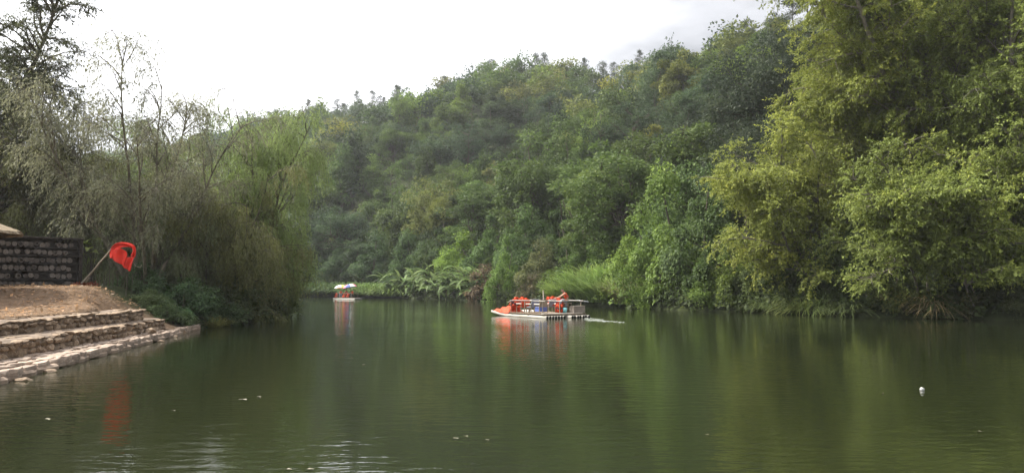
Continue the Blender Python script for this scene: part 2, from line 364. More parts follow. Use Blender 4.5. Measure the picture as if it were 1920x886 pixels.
def jit(c, v=.12):
    k = random.uniform(1-v, 1+v); return (c[0]*k*random.uniform(.93, 1.07), c[1]*k, c[2]*k*random.uniform(.9, 1.1))
G_DARK, G_BLUE, G_MID, G_LIME, G_YEL, G_OLIVE, G_RUST = (.040, .066, .022), (.046, .076, .035), (.078, .122, .030), (.13, .19, .034), (.20, .22, .034), (.122, .142, .036), (.15, .085, .045)
# ------------------------------------------------------------------ trees grown limb by limb
def grow_lines(rng, st, di, ln, seg=6, wig=.12, grav=0.0, pull=(0, 0, 0)):
    n = len(st); pts = np.zeros((n, seg+1, 3)); pts[:, 0] = st; d = unit(di); pull = np.asarray(pull, float)
    for i in range(seg):
        d = unit(d+rng.normal(size=(n, 3))*wig-UP*grav*(i+1)/seg+pull/seg)
        pts[:, i+1] = pts[:, i]+d*(ln/seg)[:, None]
    return pts
def kids(rng, pts, per, tr=(.3, 1.), ang=(.5, 1.1), flat=1.0, lift=0.0):
    n, m, _ = pts.shape; k = np.repeat(np.arange(n), per); q = len(k)
    t = rng.uniform(tr[0], tr[1], q)*(m-1); i = np.minimum(t.astype(int), m-2); f = (t-i)[:, None]
    st = pts[k, i]*(1-f)+pts[k, i+1]*f; tg = unit(pts[k, i+1]-pts[k, i])
    r = rnd_unit(rng, q); r[:, 2] = r[:, 2]*flat+lift; pr = unit(r-tg*np.sum(r*tg, 1, keepdims=True)); a = rng.uniform(ang[0], ang[1], q)[:, None]
    return st, unit(tg*np.cos(a)+pr*np.sin(a)), k, t/(m-1)
def twig_leaves(rng, pts, nl, L, asp, droop=.3, ang=.9, tr=(.1, 1.), tint=None, face=UP, jit_n=.35):
    n = len(pts); st, di, k, t = kids(rng, pts, nl, tr, (ang*.6, ang*1.3), .55)
    D = unit(di-UP*droop); N = unit(np.asarray(face)+rng.normal(size=D.shape)*jit_n)
    ll = L*rng.uniform(.65, 1.3, len(D)); tb = rng.uniform(.2, .8, n) if tint is None else tint
    return st, D, N, ll, ll*asp, np.clip(tb[k]+rng.normal(size=len(k))*.14, 0, 1)
def lines_of(pts, r0, r1):
    m = pts.shape[1]; r0 = np.broadcast_to(r0, (len(pts),)); r1 = np.broadcast_to(r1, (len(pts),)); t = np.linspace(0, 1, m)
    return [(p, a+(b-a)*t) for p, a, b in zip(pts, r0, r1)]
def layered_tree(seed, H=20., stems=3, fan=.28, lean=(-.35, -.1), limb_n=13, limb_l=(4.5, 8), br_n=11, sp_n=8, nl=17, leaf=.225, low=.14, pull=(-.5, -.15, 0), asp=.40, spl=(.8, 1.5)):
    """feathery tree in layered sprays, arching over the water"""
    rng = np.random.default_rng(seed)
    a = rng.uniform(0, 6.28, stems); di = np.stack([np.cos(a)*fan+lean[0], np.sin(a)*fan+lean[1], np.ones(stems)], 1)
    S0 = grow_lines(rng, np.stack([np.cos(a)*.3, np.sin(a)*.3, np.full(stems, -1.)], 1), di, H*rng.uniform(.8, .95, stems), 9, .09, -.12)
    st, d, k, t = kids(rng, S0, limb_n, (low, 1.), (.7, 1.25), .5, .12)
    ln = rng.uniform(*limb_l, len(st))*(1.15-.5*t)
    S1 = grow_lines(rng, st, d+np.array([pull[0], pull[1], .2])*.6, ln, 7, .13, .09, pull)
    st, d, k1, t1 = kids(rng, S1, br_n, (.1, 1.), (.5, 1.1), .35, .1)
    S2 = grow_lines(rng, st, d, np.maximum(ln[k1]*.42*(1.1-.5*t1), .7)*rng.uniform(.7, 1.2, len(st)), 5, .14, .10)
    st, d, k2, t2 = kids(rng, S2, sp_n, (.15, 1.), (.45, .95), .25)
    S3 = grow_lines(rng, st, d, rng.uniform(*spl, len(st)), 4, .08, .26)
    limb_t = rng.uniform(.25, .75, len(S1)); tint = np.clip(limb_t[k1][k2]+rng.normal(size=len(k2))*.1, 0, 1)
    lv = [twig_leaves(rng, S3, nl, leaf, asp, .25, .95, tint=tint, face=(-.15, -.1, 1))]
    wood = lines_of(S0, H*.011, H*.003)+lines_of(S1, .075, .022)+lines_of(S2, .028, .010)
    return lv, wood
def near_tree(name, seed_args, x, y, color, label, cat='tree', group=None, bark=None, rz=0.0, s=1.0, z=None, sink=.2, mat=None, **kw):
    lv, ln = seed_args; kd = Kind(name, lv, ln, bark or M_BARK, mat)
    return plant(name, kd, x, y, color, label, cat, group, s=s, rz=rz, z=z, sink=sink, **kw)
def px_ground(px, d): return d*(px-CX)/F
# ------------------------------------------------------------------ the forest on the far hill
def build_forest():
    rng = np.random.default_rng(21)
    kinds = [Kind('broadleaf_%d' % i, *broad_tree(100+i, Rr=rng.uniform(3.6, 4.8), H=rng.uniform(9, 12.5), zc=rng.uniform(.46, .58), flat=rng.uniform(.6, .85), cl=((.17, .32) if i % 2 else (.13, .27)), leaf=.24+.05*(i % 4), K=(60 if i % 2 else 78), M=(200 if i % 2 else 160))) for i in range(7)]
    kinds += [Kind('draped_%d' % i, *vine_mound(120+i, H=9.5, Rr=3.6, leaf=.30, M=300, skirts=20)) for i in range(3)]
    kinds += [Kind('feathery_%d' % i, *layered_tree(130+i, H=11, stems=3, limb_n=12, limb_l=(2.6, 4.4), br_n=7, sp_n=5, nl=12, leaf=.28, low=.2, pull=(0, 0, 0))) for i in range(3)]
    kinds += [Kind('pointed_%d' % i, *broad_tree(140+i, Rr=3.4, H=13, zc=.56, K=36, M=160, conic=.75, leaf=.38)) for i in range(2)]
    pines = [Kind('pine_%d' % i, *pine_like(160+i, H=rng.uniform(11, 14.5))) for i in range(5)]
    KF = ['bushy']*7+['viny']*3+['feathery']*3+['pointed']*2
    sp = 7.2; gx, gy = np.meshgrid(np.arange(-330, 150, sp), np.arange(50, 560, sp)); n = gx.size
    P = np.stack([gx.ravel(), gy.ravel()], 1)+rng.uniform(-.42, .42, (n, 2))*sp
    d = np.hypot(P[:, 0], P[:, 1]); px = CX+F*P[:, 0]/P[:, 1]
    dR, dL = dist_poly(P, RB), dist_poly(P, LB); th = np.arctan2(P[:, 0], P[:, 1]); rd = np.interp(th, _th, _dr)
    keep = (~inside(P)) & (dR < dL) & (dR > 5) & (px > 60) & (px < 2060) & (d < rd*1.05+6)
    keep &= ~((px > 1290) & (d < 92))
    P, d, px, rd, dR = P[keep], d[keep], px[keep], rd[keep], dR[keep]; z = terrain(P[:, 0], P[:, 1])
    ridge = (np.abs(d-rd) < 9) & (px > 430)
    o = np.argsort(d); P, d, px, rd, z, ridge, dR = [q[o] for q in (P, d, px, rd, z, ridge, dR)]
    top = np.full(2300//10, -1.0); vis = np.zeros(len(P))
    for i in range(len(P)):
        e1 = (z[i]+11-CAMH)/d[i]; e0 = (z[i]-CAMH)/d[i]; hw = 4.2*F/d[i]; a, b = int(max(0, (px[i]-hw)//10)), int(min(229, (px[i]+hw)//10))
        seg = top[a:b+1]
        vis[i] = np.clip((e1-seg.mean())/max(e1-e0, 1e-6), 0, 1)
        top[a:b+1] = np.maximum(seg, e0+(e1-e0)*.75)
    size = F/d*np.sqrt(vis)
    ok = vis > .04
    order = [i for i in np.argsort(-size) if ok[i]]
    print('forest visible', len(order), 'ridge', int((ridge & ok).sum()))
    main = [i for i in order if not ridge[i]]; big = set(main[:285]); rest_i = main[285:]
    pin = [i for i in order if ridge[i]]
    XZ = ((590, 'behind the green willow'), (690, 'above the two parasols'), (750, 'right of the two parasols'), (810, 'above the left long-leaved plants'), (870, 'above the lime dome'), (930, 'above the right long-leaved plants'), (985, 'above the raft bow'), (1050, 'above the raft middle'), (1110, 'above the raft stern'), (1180, 'above the tall grass'), (1290, 'above the vine curtains'), (1420, 'in the dark grove'), (1600, 'behind the yellow-green trees'), (9999, 'behind the rightmost riverside trees'))
    def zone(i):
        x = px[i]; h = next(w for m, w in XZ if x < m)
        d0 = np.interp(th_of(i), _rth, _rd); q = (d[i]-d0)/max(1, rd[i]-d0)
        v = 'at the slope foot' if q < .13 else 'on the lower slope' if q < .3 else 'halfway up the slope' if q < .52 else 'on the upper slope' if q < .78 else 'just below the skyline'
        return v+' '+h
    def th_of(i): return math.atan2(P[i][0], P[i][1])
    def pick(i):
        x = px[i]; r = rng.uniform(); nz = bumps(P[i][0]*2.2, P[i][1]*2.2)
        hz = np.clip((x-620)/600, 0, 1)
        if r < .035: return G_YEL, 'yellow-green'
        if r+nz*.25 < .38-.2*hz: return G_BLUE, 'bluish dark green'
        if r+nz*.25 < .62-.25*hz: return G_DARK, 'dark green'
        if r+nz*.2 < .9-.15*hz: return G_MID, 'mid green'
        return (G_LIME, 'light green') if rng.uniform() < .45 else (G_OLIVE, 'olive green')
    for i in order:
        if i not in big: continue
        col, w = pick(i); kd = kinds[rng.integers(0, len(kinds))]; s = rng.choice([.7, .9, 1.15, 1.5])*rng.uniform(.88, 1.15); s = min(s, .75+max(0, rd[i]-d[i])/70)
        zn = zone(i); sz_ = 'small' if s < .85 else 'large' if s > 1.25 else 'medium'; ft = KF[kinds.index(kd)]; plant('forest_tree', kd, P[i][0], P[i][1], jit(col, .2), ('%s %s %s tree %s' % (sz_, {'bluish dark green': 'bluish', 'dark green': 'dark', 'mid green': 'green', 'light green': 'bright', 'olive green': 'olive'}.get(w, 'yellowish'), ft, zn)), 'tree', '%s trees %s' % (ft, zn), s=s, sz=s*rng.uniform(.85, 1.15), z=z[i]-2.2)
    for i in pin:
        x = px[i]; zn = 'skyline beyond the willow' if x < 640 else 'sloping skyline left of the summit' if x < 900 else 'flat summit of the skyline' if x < 1160 else 'skyline right of the summit'
        s = rng.uniform(.75, 1.15)
        if rng.uniform() < .55: plant('pine_tree', pines[rng.integers(0, 5)], P[i][0], P[i][1], jit((.040, .055, .028), .2), 'dark thin-trunked pine on the %s' % zn, 'tree', 'pines on the %s' % zn, s=s, z=z[i]-.6)
        else: plant('forest_tree', kinds[rng.integers(0, 7)], P[i][0], P[i][1], jit(G_DARK, .2), 'round dark tree on the %s' % zn, 'tree', 'round trees on the %s' % zn, s=s*.8, z=z[i]-1.0)
    for k, (sx, dd, s_, lab) in enumerate([(852, 138, .9, 'bare pale dead trunk standing among the dark trees above the lime dome'), (700, 190, 1.0, 'bare grey dead tree on the slope right of the two parasols'), (1120, 150, 1.1, 'bare grey dead tree halfway up the slope above the raft stern'), (985, 215, 1.1, 'bare grey dead tree high on the slope above the raft bow'), (1215, 120, .9, 'bare grey dead tree above the vine curtains')]):
        rg = np.random.default_rng(400+k); ln = broad_tree(400+k, Rr=2.6, H=12.5, K=16, M=1)[1]; x = dd*(sx-CX)/F; o = obj('dead_tree', tubes_mesh('dead_tree', ln, M_BARKG), loc=(x, dd, float(terrain(x, dd)[0])-.3)); o.scale = (s_, s_, s_); tag(o, lab, 'dead tree', 'dead trees on the hill')
    # the rest of the wood: one mass
    base = [leaf_quads(*[q for q in broad_tree(300+i, Rr=4.3, H=10.5, K=30, M=44, leaf=.6, asp=.6)[0][0]][:5])+(None,) for i in range(5)]
    tints = [broad_tree(300+i, Rr=4.3, H=10.5, K=30, M=44, leaf=.6, asp=.6)[0][0][5] for i in range(5)]
    Vs, Ts, Cs = [], [], []
    for i in rest_i:
        k = rng.integers(0, 5); a = rng.uniform(0, 6.28); s = rng.uniform(.85, 1.5); V = base[k][0]; ca, sa = math.cos(a), math.sin(a)
        Q = np.stack([V[:, 0]*ca-V[:, 1]*sa, V[:, 0]*sa+V[:, 1]*ca, V[:, 2]], 1)*s+np.array([P[i][0], P[i][1], z[i]-1])
        Vs.append(Q); Ts.append(tints[k]); Cs.append(np.tile(np.array([*jit(pick(i)[0], .2), 1]), (len(tints[k]), 1)))
    if Vs:
        V = np.concatenate(Vs); Fq = np.arange(len(V)).reshape(-1, 4); me = mesh_np('forest', V, Fq, M_LEAFA, np.concatenate(Ts))
        a = me.attributes.new('leafcol', 'FLOAT_COLOR', 'FACE'); a.data.foreach_set('color', np.concatenate(Cs).astype(np.float32).ravel())
        tag(obj('forest', me), kind='stuff')
    return kinds, pines
KINDS, PINES = build_forest()
# ------------------------------------------------------------------ right bank
def sy(px):
    k = (px-CX)/F
    for a, b in zip(RB[1:-1], RB[2:]):
        fa, fb = a[0]-k*a[1], b[0]-k*b[1]
        if fa*fb <= 0: return a[1]+(b[1]-a[1])*fa/(fa-fb)
YG, YG2, GRN = (.215, .25, .056), (.185, .23, .058), (.085, .12, .035)
def build_right():
    A = at
    yg = 'yellow-green trees on the right bank'
    near_tree('riverside_tree', layered_tree(501, H=27, stems=4, limb_n=21, limb_l=(5, 8), lean=(-.12, -.05)), px_ground(1755, 61), 61, YG, 'tallest yellow-green feathery tree, its crown rising past the top of the photo', group=yg, bark=M_BARKG)
    near_tree('riverside_tree', layered_tree(502, H=24, stems=3, limb_n=21, limb_l=(4.5, 7.5), lean=(-.1, -.1)), px_ground(1850, 56), 56, YG2, 'yellow-green feathery tree with bare grey limbs showing, right of the tallest one', group=yg, bark=M_BARKG)
    near_tree('riverside_tree', layered_tree(503, H=23, stems=2, limb_n=21, limb_l=(4.5, 7), lean=(-.1, -.1)), px_ground(1985, 52), 52, YG2, 'yellow-green feathery tree cut by the right edge of the photo', group=yg, bark=M_BARKG)
    near_tree('riverside_tree', layered_tree(504, H=13, stems=4, lean=(-.5, -.2), limb_n=13, limb_l=(3.5, 6.5), low=.3, pull=(-.5, -.2, -.1)), px_ground(1540, 61), 61, YG, 'low golden-green tree leaning left over the water beside a vine-covered bank', group=yg, bark=M_BARKG)
    near_tree('riverside_tree', layered_tree(505, H=10, stems=3, lean=(-.3, -.4), limb_n=12, limb_l=(3.5, 6), low=.45, pull=(-.4, -.5, .05)), px_ground(1720, 53), 53, YG2, 'low dull green tree arching over the shaded water below the bare grey limbs', group=yg, bark=M_BARKG)
    near_tree('riverside_tree', layered_tree(506, H=7, stems=2, lean=(-.3, -.1), limb_n=10, limb_l=(2.5, 4.5), low=.55, pull=(.1, -.3, 0)), px_ground(1868, 48.6), 48.6, YG2, 'small forked tree with a pale crooked trunk at the shaded right edge', group=yg, bark=M_BARKG)
    near_tree('riverside_tree', layered_tree(507, H=15, stems=3, lean=(-.12, -.1), limb_n=14, limb_l=(4.5, 7)), px_ground(1650, 64), 64, YG, 'yellow-green feathery tree between the tallest one and the dark grove', group=yg, bark=M_BARKG)
    near_tree('riverside_tree', layered_tree(508, H=15, stems=3, limb_n=17, limb_l=(4, 6.5), lean=(-.1, -.15)), px_ground(1850, 53.5), 53.5, YG2, 'mid-height yellow-green tree in front of the bare limbs near the right edge', group=yg, bark=M_BARKG)
    # dark tall trees behind them
    dk = [broad_tree(600+i, Rr=6.5, H=17, zc=.5, K=60, M=420, leaf=.30, cl=(.2, .32), flat=.8) for i in range(2)]
    kd = [Kind('dark_tree_%d' % i, *q) for i, q in enumerate(dk)]
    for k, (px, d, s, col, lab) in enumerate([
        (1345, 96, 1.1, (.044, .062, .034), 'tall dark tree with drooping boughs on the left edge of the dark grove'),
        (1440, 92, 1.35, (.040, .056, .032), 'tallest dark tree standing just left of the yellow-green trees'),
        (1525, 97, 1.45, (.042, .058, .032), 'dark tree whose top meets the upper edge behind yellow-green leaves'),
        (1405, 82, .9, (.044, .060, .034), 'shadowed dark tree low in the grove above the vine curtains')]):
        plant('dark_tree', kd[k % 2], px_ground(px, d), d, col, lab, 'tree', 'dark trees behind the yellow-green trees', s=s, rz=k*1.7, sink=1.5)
    for k, (px, d, s) in enumerate([(1640, 74, .95), (1745, 68, .9), (1850, 64, .9), (1960, 62, 1.0), (1690, 88, 1.2), (1800, 82, 1.2), (1930, 80, 1.2), (1600, 92, 1.1)]):
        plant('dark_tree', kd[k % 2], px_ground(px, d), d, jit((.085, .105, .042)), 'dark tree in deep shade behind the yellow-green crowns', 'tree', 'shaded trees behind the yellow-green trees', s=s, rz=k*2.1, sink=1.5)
    # creeper-covered trees and mounds
    vk = [Kind('vine_%d' % i, *vine_mound(700+i, H=9, Rr=3.3, leaf=.24, M=420, skirts=44)) for i in range(5)]
    vines = [ # px, offset from the water, scale, z-scale, colour, label
        (1245, 3.5, 1.1, 1.5, (0.122, 0.189, 0.041), 'tall bright creeper-covered tree with long hanging curtains right of the grass'),
        (1330, 4.5, 1.0, 1.35, (0.076, 0.120, 0.037), 'dark creeper-covered tree with a hollow underneath, left of the golden tree'),
        (1190, 5, .85, 1.0, (0.146, 0.220, 0.041), 'lime creeper mound tumbling down to the tall grass'),
        (1290, 13, 1.2, 1.3, (0.081, 0.132, 0.039), 'creeper-covered tree behind the tall vine curtains'),
        (1062, 7, .75, .75, (0.116, 0.176, 0.039), 'rounded creeper mound with a pale rim just above the raft stern'),
        (1110, 12, 1.0, .95, (0.091, 0.151, 0.039), 'creeper-covered tree above the tall grass'),
        (1015, 6, .8, .8, (0.122, 0.139, 0.052), 'brownish bush mixed with dry stems left of the rounded creeper mound'),
        (952, 2.2, .7, 1.0, (0.122, 0.202, 0.041), 'bright creeper column at the water just right of the dry brown bush'),
        (985, 10, 1.05, 1.2, (0.081, 0.139, 0.039), 'tall creeper-covered tree rising behind the bow of the bamboo raft'),
        (1050, 18, 1.2, 1.2, (0.076, 0.126, 0.037), 'creeper-covered tree with ropes of vine on the lower slope behind the raft'),
        (1160, 20, 1.2, 1.2, (0.098, 0.158, 0.039), 'creeper-covered tree on the slope left of the tall vine curtains'),
        (1225, 22, 1.2, 1.25, (0.110, 0.164, 0.039), 'creeper-covered tree high above the tall vine curtains'),
        (925, 12, 1.1, 1.1, (0.081, 0.139, 0.039), 'creeper-covered tree above the dry brown bush'),
        (868, 11, 1.1, .85, (0.159, 0.252, 0.041), 'bright lime creeper dome above the long-leaved plants'),
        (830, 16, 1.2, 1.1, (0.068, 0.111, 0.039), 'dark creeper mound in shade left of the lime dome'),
        (765, 9, 1.1, 1.1, (0.073, 0.126, 0.041), 'creeper mound hanging left of the long-leaved plants'),
        (705, 9, 1.2, 1.1, (0.067, 0.116, 0.044), 'creeper mound on the far bank right of the two parasols'),
        (640, 9, 1.2, 1.1, (0.063, 0.107, 0.044), 'creeper mound on the far bank right behind the two parasols'),
        (585, 9, 1.2, 1.1, (0.061, 0.103, 0.044), 'creeper mound on the far bank just right of the willow'),
        (530, 8, 1.2, 1.15, (0.061, 0.103, 0.044), 'creeper mound on the far bank glimpsed behind the willow edge'),
        (1372, 2.2, .6, .75, (0.122, 0.170, 0.039), 'yellowish creeper bush at the water left of the golden tree'),
        (1318, 1.3, .5, .5, (0.122, 0.189, 0.041), 'low green creeper bush at the water under the dark vine hollow'),
        (1222, 1.3, .6, .5, (0.134, 0.208, 0.041), 'low bright creeper bush at the water right of the tall grass'),
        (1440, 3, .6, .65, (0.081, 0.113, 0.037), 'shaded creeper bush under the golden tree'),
        (1680, 1.2, .42, .6, (0.098, 0.126, 0.037), 'creeper bush hanging to the water left of the dry grass tuft'),
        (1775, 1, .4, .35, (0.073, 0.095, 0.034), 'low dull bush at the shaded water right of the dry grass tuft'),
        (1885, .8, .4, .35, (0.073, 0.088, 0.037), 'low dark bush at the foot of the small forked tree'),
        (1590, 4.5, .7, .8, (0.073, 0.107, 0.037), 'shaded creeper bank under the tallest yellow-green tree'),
        (1500, 4.5, .7, .75, (0.081, 0.126, 0.037), 'green creeper bank between the golden tree and the reeds'),
    ]
    for k, (px, off, s, sz, col, lab) in enumerate(vines):
        d = sy(px)+off
        cat = 'tree' if 'tree' in lab.split(' with')[0] else 'bush'
        plant('creeper_tree' if cat == 'tree' else 'creeper_bush', vk[k % 5], px_ground(px, d), d, col, lab, cat, 'creeper-covered growth along the far bank', s=s, sz=sz, rz=k*1.3, sink=.5, crown='foliage', trunk='stem')
    # ground-cover thicket filling the slope between the plants
    rng = np.random.default_rng(77); P = []
    for th in np.linspace(math.atan((420-CX)/F), math.atan((2100-CX)/F), 420):
        d0 = float(np.interp(th, _rth, _rd))
        for q in range(9): 
            d = d0+.5+rng.uniform(0, 1)**1.3*26; P.append((d*math.sin(th+rng.normal()*.004), d*math.cos(th+rng.normal()*.004)))
    P = np.array(P); z = terrain(P[:, 0], P[:, 1]); K = len(P)
    c = np.stack([P[:, 0], P[:, 1], z+.25], 1); rc = rng.uniform(.6, 1.5, K)
    lv = clumps(rng, c, rc, 34, .42, up=.5, flat=.7, droop=.5, asp=.6)
    V, Fq = leaf_quads(*lv[:5]); me = mesh_np('undergrowth', V, Fq, M_LEAF, lv[5]); tag(obj('undergrowth', me, color=(.062, .088, .032)), kind='stuff')
    # tall grass
    def grass(seed, n, br, Lr, w, **kw):
        V, Fq, T = blades(np.random.default_rng(seed), n, br, Lr, w, **kw); return mesh_np('grass_blades', V, Fq, M_LEAF, T)
    gk = [grass(800+i, 420, .9, (2., 4.4), .10, spread=(.1, .75), g=.42) for i in range(3)]; gs = [grass(810+i, 220, .5, (.7, 1.9), .036, spread=(.2, 1.25), g=.65) for i in range(3)]
    GG = (.20, .29, .085); DRY = (.20, .17, .085); DG = (.115, .155, .055)
    def put(px, d, s, m, col, lab, grp):
        x = px_ground(px, d); o = obj('grass_clump', m, loc=(x, d, float(terrain(x, d)[0])-.05), color=jit(col, .1)); o.scale = (s, s, s); o.rotation_euler = (0, 0, random.uniform(0, 6.28)); tag(o, lab, 'grass', grp)
    for k, (px, o, s, lab) in enumerate([(1045, 1.2, 1.0, 'tall bright grass clump at the left end of the stand behind the raft'), (1075, 1.0, 1.2, 'tall bright grass clump right behind the raft stern'), (1100, 1.2, 1.3, 'tall bright grass clump above the raft wake, third from left at the water'), (1125, 1.4, 1.4, 'big bright grass clump in the middle of the stand at the water'), (1148, 1.2, 1.3, 'tall bright grass clump right of the middle of the stand'), (1170, .9, 1.1, 'paler grass clump at the right end of the stand, hanging to the water'), (1085, 4.2, 1.3, 'tall grass clump on the slope at the back of the stand, left third'), (1120, 4.6, 1.5, 'tall grass clump on the slope at the back of the stand, middle'), (1150, 4.2, 1.4, 'tall grass clump on the slope at the back of the stand, right third'), (1168, 7, 1.3, 'highest grass clump, spilling from the lime creeper mound')]):
        put(px, sy(px)+o, s, gk[k % 3], GG if k != 5 else (.24, .27, .12), lab, 'tall grass behind the bamboo raft')
    for k, (px, off, s, lab) in enumerate([(1420, .5, 1.0, 'small arching grass tuft at the water left of the reed bank'), (1445, .4, 1.0, 'arching grass tuft under the golden tree'), (1475, .4, 1.2, 'arching grass tuft left of the brightest tuft'), (1500, .3, 1.35, 'bright arching grass tuft beside the yellowest one'), (1520, .3, 1.5, 'brightest arching grass tuft with yellow blades at the water'), (1548, .4, 1.25, 'pale reed tuft drooping right of the brightest tuft'), (1575, .4, 1.25, 'pale reed tuft drooping to the water, middle of three'), (1600, .4, 1.2, 'pale reed tuft drooping to the water, right of three'), (1545, 2.2, 1.7, 'high arching grass tuft above the pale reeds'), (1490, 2.2, 1.7, 'high arching grass tuft behind the bright ones')]):
        put(px, sy(px)+off, s*1.05, gs[k % 3], (.20, .25, .07) if k in (3, 4) else DG, lab, 'grass tufts on the right bank')
    put(1742, 51.5, 1.5, gs[0], DRY, 'dry straw-coloured grass tuft in the shade of the right bank', 'grass tufts on the right bank')
    put(1755, 50.8, 1.2, gs[1], DRY, 'second dry straw-coloured grass tuft, nearer the water', 'grass tufts on the right bank')
    rk = [grass(820+i, 700, 2.2, (1.2, 2.8), .10, spread=(.1, .9)) for i in range(3)]
    for k in range(20):
        px = 535+k*11; d = float(np.interp(math.atan((px-CX)/F), _rth, _rd))*math.cos(math.atan((px-CX)/F))+.9
        put(px, d, 1.3+.6*math.sin(k*2.1), rk[k % 3], (.135, .20, .06) if k > 10 else (.085, .135, .048), 'leafy grass clump on the far bank %s' % ('right of the parasol raft' if px > 680 else 'behind the parasol raft'), 'grass clumps on the far bank %s' % ('right of' if px > 680 else 'behind'))
    # long-leaved plants: each leaf a part
    m = M_LEAF
    def leaf_me(L, w, bend):
        n = 5; V, Fc = [], []
        for i in range(n+1):
            t = i/n; ww = w*math.sin(math.pi*(.08+.92*t)**.8)*.5 if i < n else .004; x = L*t*(1-.12*bend*t); z = L*(.10*t-bend*.42*t*t)
            V += [(x, ww, z+ww*.35), (x, 0, z), (x, -ww, z+ww*.35)]
        for i in range(n):
            a = 3*i; Fc += [(a, a+1, a+4, a+3), (a+1, a+2, a+5, a+4)]
        me = mesh_py('long_leaf', V, Fc, m); a = me.attributes.new('tint', 'FLOAT', 'FACE'); a.data.foreach_set('value', np.full(len(Fc), .55, np.float32)); return me
    lm = [leaf_me(1.6, .36, .7), leaf_me(1.85, .38, 1.1), leaf_me(1.4, .34, 1.5)]
    spots = [(752, 1.5, 1.75), (775, 3.5, 1.9), (792, 1.2, 1.8), (815, 4.2, 2.0), (832, 1.6, 1.7), (866, 1.6, 1.7), (884, 4, 2.0), (903, 2.2, 1.7), (850, 3, 1.8)]
    labs = ['long-leaved plant at the left end of the row, leaves drooping to the water', 'long-leaved plant second from the left end of the row', 'broad long-leaved plant in the middle of the left cluster', 'tall long-leaved plant under the left foot of the lime dome', 'long-leaved plant at the right end of the left cluster', 'long-leaved plant at the left of the right cluster', 'tallest long-leaved plant with upright leaves under the lime dome', 'long-leaved plant at the right end of the row beside the dry brown bush', 'long-leaved plant in the dip between the two clusters']
    for k, (px, off, s) in enumerate(spots):
        d = sy(px)+off
        x = px_ground(px, d); zt = float(terrain(x, d)[0]); e = empty('long_leaved_plant', (x, d, zt-.1)); e.scale = (s, s, s); tag(e, labs[k], 'plant', 'long-leaved plants on the far bank')
        rr = random.Random(900+k); tl = []
        for q in range(8):
            a = -2.35+rr.gauss(0, .8); ln = rr.uniform(1.6, 3.0); tilt = rr.uniform(.1, .6); dr_ = np.array([math.cos(a)*math.sin(tilt), math.sin(a)*math.sin(tilt), math.cos(tilt)])
            b0 = np.array([rr.uniform(-.8, .8), rr.uniform(-.6, .6), 0]); p = np.array([b0+dr_*ln*t-np.array([0, 0, .25*ln*t*t]) for t in np.linspace(0, 1, 5)]); tl.append((p, np.linspace(.05, .02, 5)))
            for j in range(6):
                t = .35+.65*j/5; pos = p[int(t*4)] if t < 1 else p[4]; az = a+rr.gauss(0, .6)
                o = obj('leaf', lm[rr.randrange(3)], e, loc=tuple(pos), color=jit((.125, .18, .065), .25)); o.rotation_euler = (rr.uniform(-.4, .4), -rr.uniform(-.1, .95), az); sc = rr.uniform(.75, 1.1); o.scale = (sc, sc, sc)
        obj('stem', tubes_mesh('long_stem', tl, M_BARK, 4), e)
    # dry brown bush and low bright leaves at the shaded water
    bk = Kind('dry_bush', *vine_mound(740, H=3.2, Rr=1.7, leaf=.2, K=12, M=200, skirts=14))
    plant('dry_bush', bk, px_ground(908, sy(908)+1), sy(908)+1, (.115, .085, .05), 'dry brown bush at the water right of the long-leaved plants', 'bush', s=1.5, sink=.3, crown='foliage', trunk='stem')
    plant('dry_bush', bk, px_ground(1000, sy(1000)+1.2), sy(1000)+1.2, (.115, .10, .055), 'faded brown bush at the water behind the raft', 'bush', s=1.0, rz=2, sink=.2, crown='foliage', trunk='stem')
    sb = Kind('leafy_shrub', *broad_tree(745, Rr=1.5, H=1.7, zc=.45, K=14, M=90, leaf=.26, asp=.6))
    for k, (px, d, lab) in enumerate([(1650, 53.2, 'bright low leafy shrub at the water, left of the pair'), (1680, 52, 'bright low leafy shrub at the water, right of the pair'), (1820, 49.3, 'dull low leafy shrub at the dark water near the right edge')]):
        plant('leafy_shrub', sb, px_ground(px, d), d, (.15, .16, .05) if k < 2 else (.08, .09, .04), lab, 'shrub', 'low leafy shrubs on the right bank', s=.9, rz=k, sink=.1, crown='foliage', trunk='stem')
build_right()
# ------------------------------------------------------------------ left bank: stone steps
def hull_mesh(name, pts, mat, smooth=False):
    b = bmesh.new(); [b.verts.new(p) for p in pts]; r = bmesh.ops.convex_hull(b, input=b.verts); 
    bmesh.ops.delete(b, geom=[v for v in b.verts if not v.link_faces], context='VERTS')
    me = bpy.data.meshes.new(name); b.to_mesh(me); b.free(); me.materials.append(mat)
    if smooth: me.polygons.foreach_set('use_smooth', np.ones(len(me.polygons), bool))
    return me
def rock_shape(rng, p=3.2, n=22):
    v = rnd_unit(rng, n); v /= (np.abs(v)**p).sum(1, keepdims=True)**(1/p); return v*.5*rng.uniform(.9, 1.05, (n, 1))
M_STONE = simple('river_stone', (.215, .15, .096), .85, .42, 7, .9, coord='Object', col2=(.34, .25, .17))
M_FLAG = simple('flagstone', (.27, .20, .155), .8, .38, 3.5, .8, col2=(.40, .31, .24))
M_MORTAR = simple('packed_earth_and_mortar', (.17, .125, .09), .95, .35, 2.2, 1.0, coord='Object', col2=(.29, .22, .165))
def strip_body(name, prof, us, mat, parent):
    """solid lofted along u; prof(u) -> list of (v, z) closed section"""
    V, Fc = [], []
    for u in us:
        for v, z in prof(u): q = xy(u, v); V.append((q[0], q[1], z))
    k = len(prof(us[0]))
    for i in range(len(us)-1):
        for j in range(k): Fc.append((i*k+j, i*k+(j+1) % k, (i+1)*k+(j+1) % k, (i+1)*k+j))
    Fc += [tuple(range(k))[::-1], tuple((len(us)-1)*k+j for j in range(k))]
    return obj(name, mesh_py(name, V, Fc, mat), parent)
